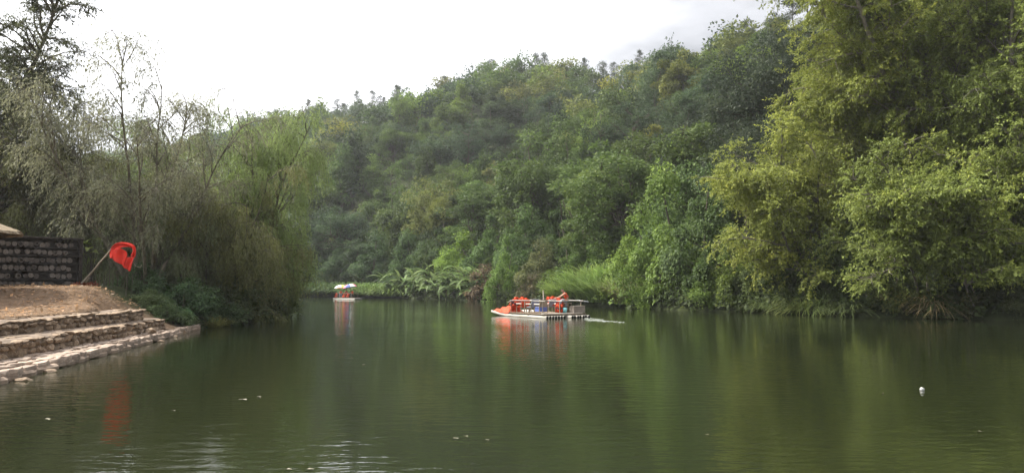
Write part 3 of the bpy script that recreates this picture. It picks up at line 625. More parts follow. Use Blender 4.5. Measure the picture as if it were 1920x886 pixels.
def build_steps():
    rng = np.random.default_rng(31); rs = [hull_mesh('stone_%d' % i, rock_shape(rng), M_STONE) for i in range(16)]
    fl = [hull_mesh('flat_stone_%d' % i, rock_shape(rng, 5., 26), M_STONE) for i in range(8)]
    yaw = math.atan2(UD[1], UD[0])
    def wall(name, label, off, u0, u1, z0, z1, depth, cat='stone wall'):
        e = empty(name, (*xy((u0+u1)/2, off((u0+u1)/2)), z0)); tag(e, label, cat)
        inv = Vector(e.location)
        def loc(u, v, z): q = xy(u, v); return (q[0]-inv.x, q[1]-inv.y, z-inv.z)
        us = np.arange(u0, u1+.01, .4); zt = {i: z1+rng.uniform(-.02, .015) for i in range(len(us))}; ix = {u: i for i, u in enumerate(us)}
        body = strip_body('core', lambda u: [(off(u)+.06, z0-.25), (off(u)+.06, z1-.06), (off(u)+.22, zt[ix[u]]), (off(u)+depth, zt[ix[u]]+.02), (off(u)+depth, z0-.25)], us, M_MORTAR, e)
        body.location = (-inv.x, -inv.y, -inv.z)
        z = z0-.03; hh = z1-z0
        courses = [.50*hh, .34*hh, .20*hh]
        for c, h in enumerate(courses):
            u = u0+rng.uniform(-.1, .1)
            top = c == len(courses)-1
            while u < u1:
                w = rng.uniform(.24, .58)*(1.25 if top else 1)*(1 if c else 1.1); hz = h*rng.uniform(.9, 1.35)
                if top: hz = h*rng.uniform(.9, 1.15)
                o = obj('stone', (fl if top else rs)[rng.integers(0, 8 if top else 16)], e, loc=loc(u+w/2, off(u)+.10-rng.uniform(0, .05)+(.05 if top else 0), z+h/2+rng.uniform(-.025, .025)))
                o.scale = (w*1.06, rng.uniform(.24, .36)*(1.3 if top else 1), hz); o.rotation_euler = (rng.normal()*.08, rng.normal()*(.05 if top else .22), yaw+rng.normal()*.12)
                u += w
            z += h
        for q in range(int((u1-u0)*1.1)):   # flat stones lying in the tread
            u = rng.uniform(u0, u1); o = obj('stone', fl[rng.integers(0, 8)], e, loc=loc(u, off(u)+rng.uniform(.35, max(.4, depth-.2)), z1+.0)); o.scale = (rng.uniform(.3, .7), rng.uniform(.2, .4), .07); o.rotation_euler = (0, 0, yaw+rng.normal()*.3)
        return e
    wall('stone_step', 'lower rough stone step wall with paved tread, just above the riverside paving', w2, -1.0, 17.8, .22, .72, 1.25)
    wall('stone_step', 'upper rough stone step wall, below the bare earth slope', w1, .5, 16.3, .72, 1.17, 1.0)
    # apron paving at the water
    e = empty('riverside_paving', (*xy(10, .5), 0)); tag(e, kind='structure'); inv = Vector(e.location)
    us = np.arange(-3, 22.3, .5); edge = {u: rng.uniform(-.10, .08) for u in us}
    def wid(u): return np.where(u < 17.6, w2(u)+.15, np.maximum(w2(17.6)+.15-(u-17.6)*.17, .1))
    b = strip_body('bed', lambda u: [(edge[u], -.6), (edge[u]+.02, .08), (edge[u]+.1, .135), (float(wid(u))+.05, .17), (float(wid(u))+.05, -.6)], us, M_MORTAR, e); b.location = (-inv.x, -inv.y, -inv.z)
    u_rows = np.linspace(0, 1, 5)
    pv = []
    for i in range(14):
        n = 9; a = np.sort(rng.uniform(0, 6.28, n)+0*rng.normal(size=n)); a = np.linspace(0, 6.28, n, endpoint=False)+rng.normal(size=n)*.16
        r = .5*(np.abs(np.cos(a))**4+np.abs(np.sin(a))**4)**(-.25)*rng.uniform(.86, 1.05, n)
        t = np.stack([np.cos(a)*r*.93, np.sin(a)*r*.93, .5+rng.normal(size=n)*.10], 1); m_ = np.stack([np.cos(a)*r, np.sin(a)*r, np.full(n, .2)], 1); lo = m_.copy(); lo[:, 2] = -.5
        pv.append(hull_mesh('paving_%d' % i, np.concatenate([t, m_, lo]), M_FLAG))
    for row in range(4):
        u = -2.8+rng.uniform(0, .4)
        while u < 22:
            ln = rng.uniform(.42, .95); wv = float(wid(u+ln/2))+.05; rows = 4 if wv > .9 else 3 if wv > .55 else 1
            if row < rows:
                v0, v1 = wv*row/rows, wv*(row+1)/rows; q = xy(u+ln/2, (v0+v1)/2+rng.normal()*.02+edge.get(u, 0))
                o = obj('paving_stone', pv[rng.integers(0, 14)], e, loc=(q[0]-inv.x, q[1]-inv.y, .155+.012*row+rng.uniform(-.022, .022)-(.03 if row == 0 else 0)))
                o.scale = (ln*.97, (v1-v0)*.96, .11 if row else .2); o.rotation_euler = (rng.normal()*.03-(.05 if row == 0 else 0), rng.normal()*.03, yaw+rng.normal()*.06)
            u += ln
    # loose stones at the waterline
    for k in range(4):
        u = rng.uniform(-1, 17); q = xy(u, rng.uniform(-.32, -.05)); o = obj('edge_stone', rs[rng.integers(0, 16)], e, loc=(q[0]-inv.x, q[1]-inv.y, .0)); o.scale = (rng.uniform(.2, .45), rng.uniform(.15, .3), .16); o.rotation_euler = (0, 0, rng.uniform(0, 3))
    o = obj('boulder', rs[3], loc=(*xy(15.2, w2(15.2)-.22), .3)); o.scale = (.95, .42, .3); o.rotation_euler = (0, 0, yaw+.05); tag(o, 'smooth pale long stone lying against the far end of the lower step', 'stone')
build_steps()
# ------------------------------------------------------------------ log wall, straw parasol, flag
def prism(n, r, h, mat, name, inner=None, seed=0):
    rng = np.random.default_rng(seed); a = np.arange(n)*2*np.pi/n; rr = r*rng.uniform(.94, 1.05, n); V = []
    for y, k in ((0, 1.), (-h, 1.)): V += [(math.cos(q)*w*k, y, math.sin(q)*w*k) for q, w in zip(a, rr)]
    Fc = [(i, (i+1) % n, n+(i+1) % n, n+i) for i in range(n)]
    if inner:
        V += [(math.cos(q)*w*inner, -h, math.sin(q)*w*inner) for q, w in zip(a, rr)]+[(math.cos(q)*w*inner*.9, -h+.12, math.sin(q)*w*inner*.9) for q, w in zip(a, rr)]
        Fc += [(n+i, n+(i+1) % n, 2*n+(i+1) % n, 2*n+i) for i in range(n)]+[(2*n+i, 2*n+(i+1) % n, 3*n+(i+1) % n, 3*n+i) for i in range(n)]+[tuple(3*n+i for i in range(n))]
    else: Fc += [tuple(n+i for i in range(n))]
    return mesh_py(name, V, Fc, mat)
def box_mesh(name, sx, sy, sz, mat, bev=.01):
    b = bmesh.new(); bmesh.ops.create_cube(b, size=1); bmesh.ops.scale(b, vec=(sx, sy, sz), verts=b.verts)
    if bev: bmesh.ops.bevel(b, geom=b.edges, offset=bev, segments=1, affect='EDGES')
    me = bpy.data.meshes.new(name); b.to_mesh(me); b.free(); me.materials.append(mat); return me
M_LOG = simple('weathered_log_end', (.095, .08, .068), .85, .45, 14, .5, col2=(.165, .14, .122)); M_DARKW = simple('blackened_wood', (.034, .028, .024), .9, .4, 5, .5, stretch=(1, 1, 4))
M_BAMB = simple('old_bamboo', (.23, .19, .14), .7, .3, 8, .3, stretch=(1, 1, .3)); M_STRAW = simple('straw_thatch', (.20, .155, .10), .9, .4, 16, .8, stretch=(1, 1, .2))
def build_wall():
    A, B = np.array([-23.0, 34.2]), np.array([-20.75, 36.55]); dv = (B-A)/np.linalg.norm(B-A); A2 = A-dv*1.6; L = np.linalg.norm(B-A2); yaw = math.atan2(dv[1], dv[0])
    zb, H = 1.86, 2.62
    e = empty('log_wall', (A2[0], A2[1], zb), yaw); tag(e, 'dark wall of stacked round log ends in rows at the left edge', 'log wall')
    bk = obj('back_panel', box_mesh('back_panel', L, .08, H, M_DARKW), e, loc=(L/2, .28, H/2-.1))
    ms = [prism(10, .108, .36, M_LOG, 'log_a', None, 1), prism(10, .112, .33, M_LOG, 'log_b', None, 2), prism(9, .105, .35, M_LOG, 'log_c', .62, 3), prism(10, .11, .3, M_LOG, 'log_d', None, 4)]
    rr = random.Random(4)
    for row in range(6):
        z = .40+row*.365
        obj('shelf_beam', box_mesh('shelf_beam', L, .34, .045, M_DARKW), e, loc=(L/2, .09, z-.155))
        x = .12+rr.uniform(0, .1)
        while x < L-.35:
            if rr.random() < .9:
                o = obj('log', ms[rr.choice((0, 1, 3, 2, 0, 1))], e, loc=(x, .24, z+rr.uniform(-.025, .02))); o.rotation_euler = (rr.gauss(0, .05), rr.uniform(0, 6.28), rr.gauss(0, .06)); k = rr.uniform(.95, 1.2); o.scale = (k, rr.uniform(.8, 1.12), k)
            x += rr.uniform(.205, .25)
    obj('post', box_mesh('post', .16, .2, H+.05, M_DARKW), e, loc=(L-.02, .05, H/2-.1)); obj('cap_beam', box_mesh('cap_beam', L+.1, .5, .08, M_DARKW), e, loc=(L/2, .1, H-.08))
    # slatted crate-like stack right of the wall end
    # straw parasol
    c = at(-88, 534, 30.5); e = empty('straw_parasol', (c[0], c[1], float(terrain(c[0], c[1])[0]))); tag(e, 'tan straw parasol poking in at the left edge above the log wall', 'parasol')
    z0 = 4.32-e.location.z; n = 40; V = [(0, 0, z0+.95)]; rg = np.random.default_rng(3)
    for ring, (r, z) in enumerate(((.8, .68), (1.5, .38), (2.25, .06), (2.32, -.06), (2.1, -.03))):
        for i in range(n):
            a = i*2*math.pi/n; k = 1+rg.normal()*.018*(ring > 0); V.append((math.cos(a)*r*k, math.sin(a)*r*k, z0+z+rg.normal()*.02))
    Fc = [(0, 1+i, 1+(i+1) % n) for i in range(n)]+[(1+q*n+i, 1+(q+1)*n+i, 1+(q+1)*n+(i+1) % n, 1+q*n+(i+1) % n) for q in range(4) for i in range(n)]
    obj('canopy', mesh_py('straw_canopy', V, Fc, M_STRAW), e); obj('pole', tubes_mesh('parasol_pole', [(np.array([[0, 0, -.3], [0, 0, z0+.8]]), np.array([.05, .05]))], M_BAMB, 8), e)
build_wall()
M_RED = simple('red_cloth', (.52, .028, .016), .75, .15, 4, .25, spec=.2); M_ROPE = simple('rope', (.3, .26, .2), .9, .2, 10)
def build_flag():
    D = 35.8; b = at(141, 547, 36.3); t = at(219, 455, D)
    e = empty('flagpole', tuple(b)); tag(e, 'leaning grey bamboo pole carrying the red flag at the end of the log wall', 'pole')
    n = 9; p = np.linspace(b-(t-b)*.06, t, n)-b; p[1:-1] += np.random.default_rng(2).normal(size=(n-2, 3))*.012
    obj('shaft', tubes_mesh('flag_shaft', [(p, np.linspace(.062, .032, n))], M_BAMB, 8), e)
    p2 = np.linspace(at(150, 546, 36.2), at(168, 520, 36.0), 4)-b; obj('brace', tubes_mesh('flag_brace', [(p2, np.full(4, .035))], M_BAMB, 6), e)
    # cloth: ring of draped cloth with a gathered tail
    path = [(212, 484, 13), (211, 474, 15), (215, 466, 13), (222, 460, 13), (232, 458, 9), (243, 459, 7), (251, 463, 7), (253, 472, 8), (250, 482, 10)]
    V, Fc = [], []
    P = np.array([at(x, y, D-.05) for x, y, _ in path]); W_ = np.array([w for *_, w in path])*D/F
    T = np.gradient(P, axis=0); nrm = np.cross(unit(T), np.array([0, 1., 0])); nrm = unit(nrm)
    cols = 5
    for i in range(len(P)):
        for j in range(cols):
            s = j/(cols-1)-.5; V.append(P[i]+nrm[i]*W_[i]*s+np.array([0, .10*math.sin(i*1.3+j*1.9), 0]))
    for i in range(len(P)-1):
        for j in range(cols-1): a = i*cols+j; Fc.append((a, a+1, a+cols+1, a+cols))
    def sheet(rows, ph):
        o = len(V); m = len(rows[0])
        for r, row in enumerate(rows):
            for c, (x, y) in enumerate(row): V.append(at(x, y, D-.12)+np.array([0, .12*math.sin(c*2.2+r*.9+ph), 0]))
        for r in range(len(rows)-1):
            for c in range(m-1): a = o+r*m+c; Fc.append((a, a+1, a+m+1, a+m))
    sheet([[(206, 468), (213, 466), (223, 464), (231, 467), (237, 472)], [(207, 478), (214, 477), (223, 475), (232, 477), (240, 480)], [(209, 487), (216, 488), (224, 489), (231, 490), (236, 489)], [(216, 489), (221, 492), (226, 495), (231, 497), (235, 496)]], 0)
    sheet([[(233, 484), (238, 482), (243, 482), (248, 481), (253, 482)], [(231, 489), (237, 489), (242, 490), (247, 490), (251, 490)], [(229, 496), (235, 498), (240, 499), (245, 500), (248, 499)], [(233, 501), (237, 504), (240, 506), (243, 508), (244, 509)]], 1.3)
    me = mesh_py('flag_cloth', V, Fc, M_RED, True); o = obj('flag', me); sub = o.modifiers.new('sub', 'SUBSURF'); sub.levels = sub.render_levels = 2; so = o.modifiers.new('solid', 'SOLIDIFY'); so.thickness = .012
    tag(o, 'bright red flag hanging in a bunched loop from the leaning pole', 'flag')
    r = np.array([at(252, 483, D), at(250, 492, D), at(255, 499, D), at(263, 501, D), at(266, 496, D)]); q = obj('cord', tubes_mesh('flag_cord', [(r, np.full(5, .012))], M_ROPE, 5), o)
    s = np.array([at(238, 503, D+.3), at(237, 528, D+.3), at(236, 556, D+.3)]); tag(obj('stake', tubes_mesh('stake', [(s, np.array([.012, .014, .016]))], M_BARK, 6)), 'thin upright stake in the weeds under the red flag', 'stake')
build_flag()
def build_fence():
    rr = random.Random(8); c = at(215, 540, 38.5); e = empty('stick_fence', (c[0], c[1], float(terrain(c[0], c[1])[0]))); tag(e, 'low fence of pale upright sticks half hidden behind the flagpole', 'fence')
    for k in range(12):
        p = at(174+k*6.5+rr.uniform(-1.5, 1.5), 540, 38.6+rr.uniform(-.2, .2)); z = float(terrain(p[0], p[1])[0]); h = rr.uniform(.4, 1.0)
        l = np.array([[p[0], p[1], z-.1], [p[0]+rr.gauss(0, .05), p[1], z+h]])-np.array(e.location); obj('stick', tubes_mesh('fence_stick', [(l, np.array([.024, .016]))], M_BARK, 5), e)
build_fence()
# ------------------------------------------------------------------ left bank: trees and shrubs
def willow(seed, H=13., stems=5, spread=.35, lean=(0, 0), limb_n=9, limb_l=(2.5, 4.5), br_n=8, sp_n=6, spl=(.7, 1.5), nl=14, leaf=.17, asp=.2, droop=1.1, low=.25, rise=.35, base_r=.4, up_thin=.0):
    rng = np.random.default_rng(seed); a = np.arange(stems)*6.28/stems+rng.uniform(0, 1, stems); sp = rng.uniform(.25, 1.0, stems)*spread; sp[0] = .03
    di = np.stack([np.cos(a)*sp+lean[0], np.sin(a)*sp*.8+lean[1], np.ones(stems)], 1)
    S0 = grow_lines(rng, np.stack([np.cos(a)*base_r, np.sin(a)*base_r, np.full(stems, -.6)], 1), di, H*rng.uniform(.85, 1.0, stems)*(1-.3*sp), 10, .07, -.03)
    st, d, k, t = kids(rng, S0, limb_n, (low, 1.), (.45, .95), .6, .1); d[:, 2] += rise
    ln = rng.uniform(*limb_l, len(st))*(1.1-.5*t)
    S1 = grow_lines(rng, st, d, ln, 7, .11, .12)
    st, d, k1, t1 = kids(rng, S1, br_n, (.2, 1.), (.4, .9), .6)
    S2 = grow_lines(rng, st, d, np.maximum(ln[k1]*.36*(1.1-.5*t1), .5), 5, .15, .35)
    st, d, k2, t2 = kids(rng, S2, sp_n, (.2, 1.), (.3, .8), .7)
    S3 = grow_lines(rng, st, d, rng.uniform(*spl, len(st)), 5, .10, droop)
    if up_thin:   # thinner leaf cover towards the top
        keep = rng.uniform(size=len(S3)) > up_thin*np.clip((S3[:, 0, 2]-H*.42)/(H*.45), 0, 1); S3 = S3[keep]; k2 = k2[keep]
    tint = np.clip(rng.uniform(.25, .75, len(S1))[k1][k2]+rng.normal(size=len(k2))*.1, 0, 1)
    lv = [twig_leaves(rng, S3, nl, leaf, asp, .45, .7, tint=tint, face=(0, -.3, .8), jit_n=.7)]
    wood = lines_of(S0, H*.0085, H*.0018)+lines_of(S1, .038, .010)+lines_of(S2, .013, .005)+lines_of(S3[::5], .005, .003)
    return lv, wood
OLV, OLB, WIL = (.21, .24, .125), (.21, .215, .13), (.21, .275, .095)
def build_left():
    tb = simple('olive_bark', (.12, .105, .075), .9, .35, 9, .5, stretch=(1, 1, .25))
    def T(name, args, px, d, col, lab, cat='tree', **k): return near_tree(name, args, px_ground(px, d), d, col, lab, cat, mat=M_WILLOW, bark=tb, **k)
    T('slender_tree', willow(41, H=13.6, stems=10, spread=.66, limb_n=14, limb_l=(2.2, 4.2), br_n=9, sp_n=6, nl=9, leaf=.15, asp=.26, droop=.6, low=.3, up_thin=.0), 268, 41, OLB, 'sparse brownish many-stemmed tree standing against the white sky behind the red flag')
    T('willow_tree', willow(42, H=16, stems=8, spread=.5, lean=(.10, -.05), limb_n=14, limb_l=(2.6, 4.6), br_n=9, sp_n=8, spl=(.8, 2.0), nl=15, leaf=.17, asp=.2, droop=1.5, low=.2, rise=.1), 445, 50.5, WIL, 'green weeping willow overhanging the water at the end of the left bank')
    T('willow_tree', willow(43, H=10, stems=5, spread=.5, lean=(.15, -.1), limb_n=10, limb_l=(2.4, 4.2), br_n=9, sp_n=8, spl=(.8, 1.8), nl=15, leaf=.17, asp=.2, droop=1.6, low=.15, rise=0), 405, 45.5, (.19, .20, .08), 'olive willow with leaves drooping to the bank, between the sparse tree and the green willow')
    T('willow_tree', willow(44, H=7.5, stems=6, spread=.6, limb_n=10, limb_l=(2., 3.6), br_n=9, sp_n=8, spl=(.7, 1.6), nl=15, leaf=.16, asp=.2, droop=1.2, low=.12, rise=.1), 325, 43.5, OLV, 'bushy olive willow filling the foot of the sparse tree on its right')
    T('willow_tree', willow(45, H=7.6, stems=6, spread=.6, limb_n=10, limb_l=(2.2, 3.8), br_n=9, sp_n=8, spl=(.7, 1.6), nl=15, leaf=.16, asp=.2, droop=1.0, low=.12, rise=.1), 190, 45, OLV, 'bushy olive willow between the log wall and the sparse tree')
    T('willow_tree', willow(46, H=11.5, stems=6, spread=.55, limb_n=11, limb_l=(2.4, 4.2), br_n=9, sp_n=8, spl=(.7, 1.6), nl=15, leaf=.17, asp=.22, droop=.9, low=.15, rise=.15), 85, 44, (.19, .20, .085), 'dense olive-green tree rising just above the log wall')
    T('willow_tree', willow(47, H=16.5, stems=6, spread=.5, limb_n=11, limb_l=(2.4, 4.4), br_n=9, sp_n=8, nl=15, leaf=.18, asp=.22, droop=.8, low=.15), -15, 46, (.15, .155, .075), 'dark dense tree at the left edge beneath the feathery conifer')
    T('willow_tree', willow(48, H=7, stems=5, spread=.6, lean=(.1, 0), limb_n=10, limb_l=(2.2, 3.8), br_n=9, sp_n=8, spl=(.8, 1.8), nl=15, leaf=.17, asp=.2, droop=1.7, low=.1, rise=0), 478, 52.5, (.18, .21, .07), 'low willow thicket trailing into the water under the green willow')
    T('willow_tree', willow(49, H=8, stems=6, spread=.6, limb_n=10, limb_l=(2.4, 4.2), br_n=9, sp_n=8, spl=(.8, 1.8), nl=13, leaf=.19, asp=.22, droop=1.1, low=.1, rise=.1), 250, 52, (.18, .19, .08), 'olive thicket tree behind the stems of the sparse tree')
    T('willow_tree', willow(50, H=9, stems=6, spread=.6, limb_n=10, limb_l=(2.6, 4.4), br_n=9, sp_n=8, spl=(.8, 1.8), nl=13, leaf=.19, asp=.22, droop=1.3, low=.1, rise=.1), 372, 56, (.17, .20, .07), 'green thicket tree behind the olive willows')
    T('willow_tree', willow(51, H=8.5, stems=6, spread=.6, limb_n=10, limb_l=(2.6, 4.4), br_n=9, sp_n=8, spl=(.8, 1.8), nl=13, leaf=.19, asp=.22, droop=1.0, low=.1, rise=.1), 135, 53, (.18, .19, .08), 'olive thicket tree behind the right end of the log wall')
    # feathery conifer
    lv, wd = layered_tree(52, H=20, stems=1, fan=.02, lean=(0, 0), limb_n=85, limb_l=(2.8, 4.4), br_n=9, sp_n=6, nl=22, leaf=.15, low=.15, pull=(0, 0, .1), asp=.3, spl=(.5, 1.1))
    T('feathery_conifer', (lv, wd), 4, 41, (.075, .085, .04), 'tall dark feathery conifer cut by the left edge of the photo', sink=0)
    # distant trees on the low left land
    rng = np.random.default_rng(61)
    for k in range(20):
        px = -120+k*35+rng.uniform(-8, 8); d = rng.uniform(66, 78); x = px_ground(px, d)
        if dist_poly(np.array([[x, d]]), LB)[0] < 5 or inside(np.array([[x, d]]))[0]: continue
        plant('bank_tree', KINDS[k % 7], x, d, jit(G_OLIVE, .15), 'olive tree in the wood behind the left bank willows', 'tree', 'trees in the wood behind the left bank', s=rng.uniform(.5, .72), rz=k*1.1, sink=.8)
    # low plants at the end of the steps
    vk = Kind('bank_creeper', *vine_mound(71, H=2.6, Rr=1.9, leaf=.17, K=14, M=420, skirts=24))
    for k, (px, d, s, sz, col, lab) in enumerate([
        (345, 38.6, .75, .75, (0.084, 0.145, 0.061), 'dark green leafy bush spilling over the end of the stone steps'),
        (300, 38.8, .6, .6, (0.080, 0.131, 0.058), 'dark green leafy bush at the foot of the stake under the flag'),
        (385, 41.5, .8, .75, (0.087, 0.138, 0.058), 'dark leafy bush at the water between the steps and the pale reeds'),
        (430, 44.5, 1.1, 1.0, (0.102, 0.131, 0.058), 'dull creeper bush behind the pale reeds at the water'),
        (470, 48.5, 1.2, 1.1, (0.109, 0.138, 0.061), 'dull creeper bush at the water left of the willow thicket'),
        (505, 54, 1.1, 1.1, (0.123, 0.167, 0.061), 'green creeper bush at the water under the outer willow leaves'),
        (318, 36.6, .5, .45, (0.102, 0.152, 0.061), 'green weeds tumbling over the dirt edge beside the upper step'),
        (285, 37.0, .5, .4, (0.109, 0.152, 0.061), 'leafy weeds on the dirt edge just above the upper step'),
        (350, 40.5, .9, .8, (0.087, 0.138, 0.058), 'dark leafy bush behind the one spilling over the steps'),
        (265, 39.8, .55, .6, (0.087, 0.138, 0.058), 'dark green weeds just right of the red flag')]):
        x = px_ground(px, d); plant('bank_bush', vk, x, d, col, lab, 'bush', 'bushes along the left bank', s=s, sz=sz, rz=k*1.4, sink=.25, z=max(float(terrain(x, d)[0]), .05)-.2, crown='foliage', trunk='stem')
    V, Fq, Tt = blades(np.random.default_rng(72), 320, .35, (.6, 1.5), .035, spread=(.1, .8), g=.55); me = mesh_np('reed_blades', V, Fq, M_LEAF, Tt)
    for k, (px, d, s, col, lab) in enumerate([(405, 40.2, 1.0, (.22, .23, .07), 'pale yellow-green reed clump standing in the water past the steps'), (420, 42, 1.0, (.17, .19, .06), 'duller reed clump just behind the pale one'), (515, 56.5, 1.5, (.12, .16, .05), 'green reed clump at the water at the tip of the left bank')]):
        x = px_ground(px, d); o = obj('reed_clump', me, loc=(x, d, -.1), color=col); o.scale = (s, s, s); o.rotation_euler = (0, 0, k); tag(o, lab, 'reeds', 'reed clumps on the left bank')
    # broad leaves by the wall
    n = 5; V, Fc = [], []
    for i in range(n+1):
        t = i/n; w = .26*math.sin(math.pi*min(.999, .1+.9*t)**.8) if i < n else .004; z = .35*t-.75*t*t; V += [(t*.9, w, z+w*.25), (t*.9, 0, z), (t*.9, -w, z+w*.25)]
    for i in range(n): a = 3*i; Fc += [(a, a+1, a+4, a+3), (a+1, a+2, a+5, a+4)]
    lm = mesh_py('broad_leaf', V, Fc, M_LEAF); a = lm.attributes.new('tint', 'FLOAT', 'FACE'); a.data.foreach_set('value', np.full(len(Fc), .6, np.float32))
    rr = random.Random(5)
    for px, py, D, cnt, h, col, lab in [(172, 545, 39.5, 16, 2.2, (.16, .20, .05), 'broad-leaved pale green plant between the log wall and the flag'), (335, 590, 37.6, 26, .55, (.07, .13, .06), 'low broad-leaved dark plant right at the end of the lower step'), (388, 560, 42.5, 14, 1.3, (.12, .18, .05), 'bright broad-leaved plant above the reeds in the willow shade')]:
        x = px_ground(px, D); z = float(terrain(x, D)[0]); e = empty('broad_leaved_plant', (x, D, z)); tag(e, lab, 'plant'); tl = []
        for k in range(cnt):
            a = rr.uniform(0, 6.28); r = rr.uniform(.1, .5)*(1.6 if h < 1 else 1.2); q = np.array([math.cos(a)*r, math.sin(a)*r, h*rr.uniform(.55, 1.1)]); tl.append((np.array([[0, 0, -.1], q*.6+[0, 0, h*.1], q]), np.array([.02, .014, .01])))
            o = obj('leaf', lm, e, loc=tuple(q), color=jit(col, .2)); o.rotation_euler = (rr.gauss(0, .25), rr.uniform(-.3, .4), a+rr.gauss(0, .5)); s = rr.uniform(.45, .75); o.scale = (s, s, s)
        obj('stem', tubes_mesh('plant_stems', tl, M_BARK, 4), e)
    # litter of dry stalks and leaves on the bare earth
    rng = np.random.default_rng(81); nn = 9000; u = rng.uniform(1, 20, nn); v = rng.uniform(1.7, 12, nn); ok = v > w1(u)+.5; u, v = u[ok], v[ok]; q = P0+u[:, None]*UD+v[:, None]*VD
    z = terrain(q[:, 0], q[:, 1])+.015; nn = len(u); D = unit(np.stack([rng.normal(size=nn), rng.normal(size=nn), rng.normal(size=nn)*.25], 1)); N = unit(rng.normal(size=(nn, 3))*.35+UP)
    L = rng.uniform(.05, .28, nn); V, Fq = leaf_quads(np.stack([q[:, 0], q[:, 1], z+.01], 1), D, N, L, np.where(rng.uniform(size=nn) < .5, .025, L*.45))
    me = mesh_np('dry_litter', V, Fq, M_LEAF, rng.uniform(0, 1, nn)); tag(obj('dry_litter', me, color=(.30, .20, .12)), kind='stuff')
    c = at(157, 549, 35.6); cc = np.array([[c[0]+i*.18-.4, c[1], float(terrain(c[0], c[1])[0])+.02] for i in range(6)]); lv = clumps(rng, cc, np.full(6, .16), 60, .12, up=.6, flat=.6, asp=.6); V, Fq = leaf_quads(*lv[:5]); me = mesh_np('dead_leaf_pile', V, Fq, M_LEAF, lv[5]); tag(obj('dead_leaf_pile', me, color=(.22, .07, .04)), 'small heap of rust-red dead leaves at the foot of the leaning pole', 'leaf pile')
    # weeds dotted on the slope
    wk = Kind('weed', *broad_tree(85, Rr=.4, H=.4, zc=.4, K=8, M=40, leaf=.12, asp=.5))
    for k, (px, py) in enumerate([(205, 566), (225, 572), (100, 560), (255, 590), (240, 583), (60, 556), (275, 575)]):
        p = onplane(px, py, 1.5); plant('weed', wk, p[0], p[1], jit((.08, .115, .04)), 'small green weed on the bare earth slope', 'weed', 'weeds on the bare earth slope', s=random.uniform(.5, .9), rz=k, sink=.05, crown='foliage', trunk='stem')
build_left()
# ------------------------------------------------------------------ rafts
M_TUBE = simple('pale_weathered_bamboo', (.24, .22, .185), .6, .25, 5, .15, stretch=(1, .15, 1), col2=(.40, .38, .335)); M_HOLE = simple('dark_hollow', (.012, .011, .010), .9, .2)
M_ORANGE = simple('orange_life_jacket_cloth', (.58, .055, .016), .7, .2, 6, .35, spec=.2, col2=(.72, .10, .035)); M_STRAP = simple('dark_strap', (.02, .02, .04), .7, .2)
M_WOODR = simple('worn_wood', (.20, .15, .10), .8, .35, 6, .3); M_PALEW = simple('pale_board', (.55, .50, .43), .7, .15, 5, .1); M_BLUE = simple('blue_striped_cloth', (.10, .15, .42), .7, .2, 5); M_WHITE = simple('white_cloth', (.72, .72, .74), .7, .1, 5)
M_GREYC = simple('grey_cloth', (.20, .21, .25), .85, .25, 5, .3); M_SKIN = simple('skin', (.30, .17, .11), .55, .1, 8); M_HAIR = simple('black_hair', (.012, .010, .009), .5, .2, 30); M_TEAL = simple('teal_plastic', (.16, .40, .42), .5, .1); M_CRATE = simple('grey_plywood', (.26, .22, .18), .85, .25, 4, .3)
def rod(name, pts, r, mat, parent=None, sides=7):
    pts = np.asarray(pts, float); return obj(name, tubes_mesh(name, [(pts, np.full(len(pts), r))], mat, sides), parent)
def tube_hull(name, L, r, mat):
    """bamboo float: tapered upturned bow, hollow dark stern end, node rings"""
    y = np.array([0, .02, .9, .93, 1.9, 1.93, 3., 3.03, 4., 4.03, 5., 5.03, 5.8, L-.4, L])*(1. if L > 6 else L/7.)
    y = np.minimum(y, L); z = .24*np.clip((y-L*.68)/(L*.32), 0, 1)**1.8; rr = r*(1-.30*np.clip((y-L*.6)/(L*.4), 0, 1)); rr[3::2] *= 1.0; rr[2::2] *= 1.05
    a = np.arange(9)*2*np.pi/9; V, Fc = [], []
    for yy, zz, q in zip(y, z, rr): V += [(math.cos(k)*q, yy, zz+math.sin(k)*q) for k in a]
    n = 9
    for i in range(len(y)-1): Fc += [(i*n+j, i*n+(j+1) % n, (i+1)*n+(j+1) % n, (i+1)*n+j) for j in range(n)]
    Fc.append(tuple((len(y)-1)*n+j for j in range(n)))
    b0 = len(V); V += [(math.cos(k)*rr[0]*.84, 0, math.sin(k)*rr[0]*.84) for k in a]+[(math.cos(k)*rr[0]*.8, .25, math.sin(k)*rr[0]*.8) for k in a]
    Fc += [(j, b0+j, b0+(j+1) % n, (j+1) % n) for j in range(n)]; k0 = len(Fc)
    Fc += [(b0+j, b0+n+j, b0+n+(j+1) % n, b0+(j+1) % n) for j in range(n)]+[tuple(b0+n+j for j in range(n))]
    me = mesh_py(name, V, Fc, mat, True); me.materials.append(M_HOLE)
    for p in me.polygons[k0:]: p.material_index = 1
    return me
def skin_mesh(name, verts, edges, radii, mat, parent=None, sub=1, root=0):
    me = bpy.data.meshes.new(name); me.from_pydata([tuple(v) for v in verts], edges, []); me.materials.append(mat)
    o = obj(name, me, parent); o.modifiers.new('skin', 'SKIN').use_smooth_shade = True; s = o.modifiers.new('sub', 'SUBSURF'); s.levels = s.render_levels = sub
    for i, r in enumerate(radii):
        sv = me.skin_vertices[0].data[i]; r = r if isinstance(r, tuple) else (r, r); sv.radius = r; sv.use_root = (i == root)
    return o
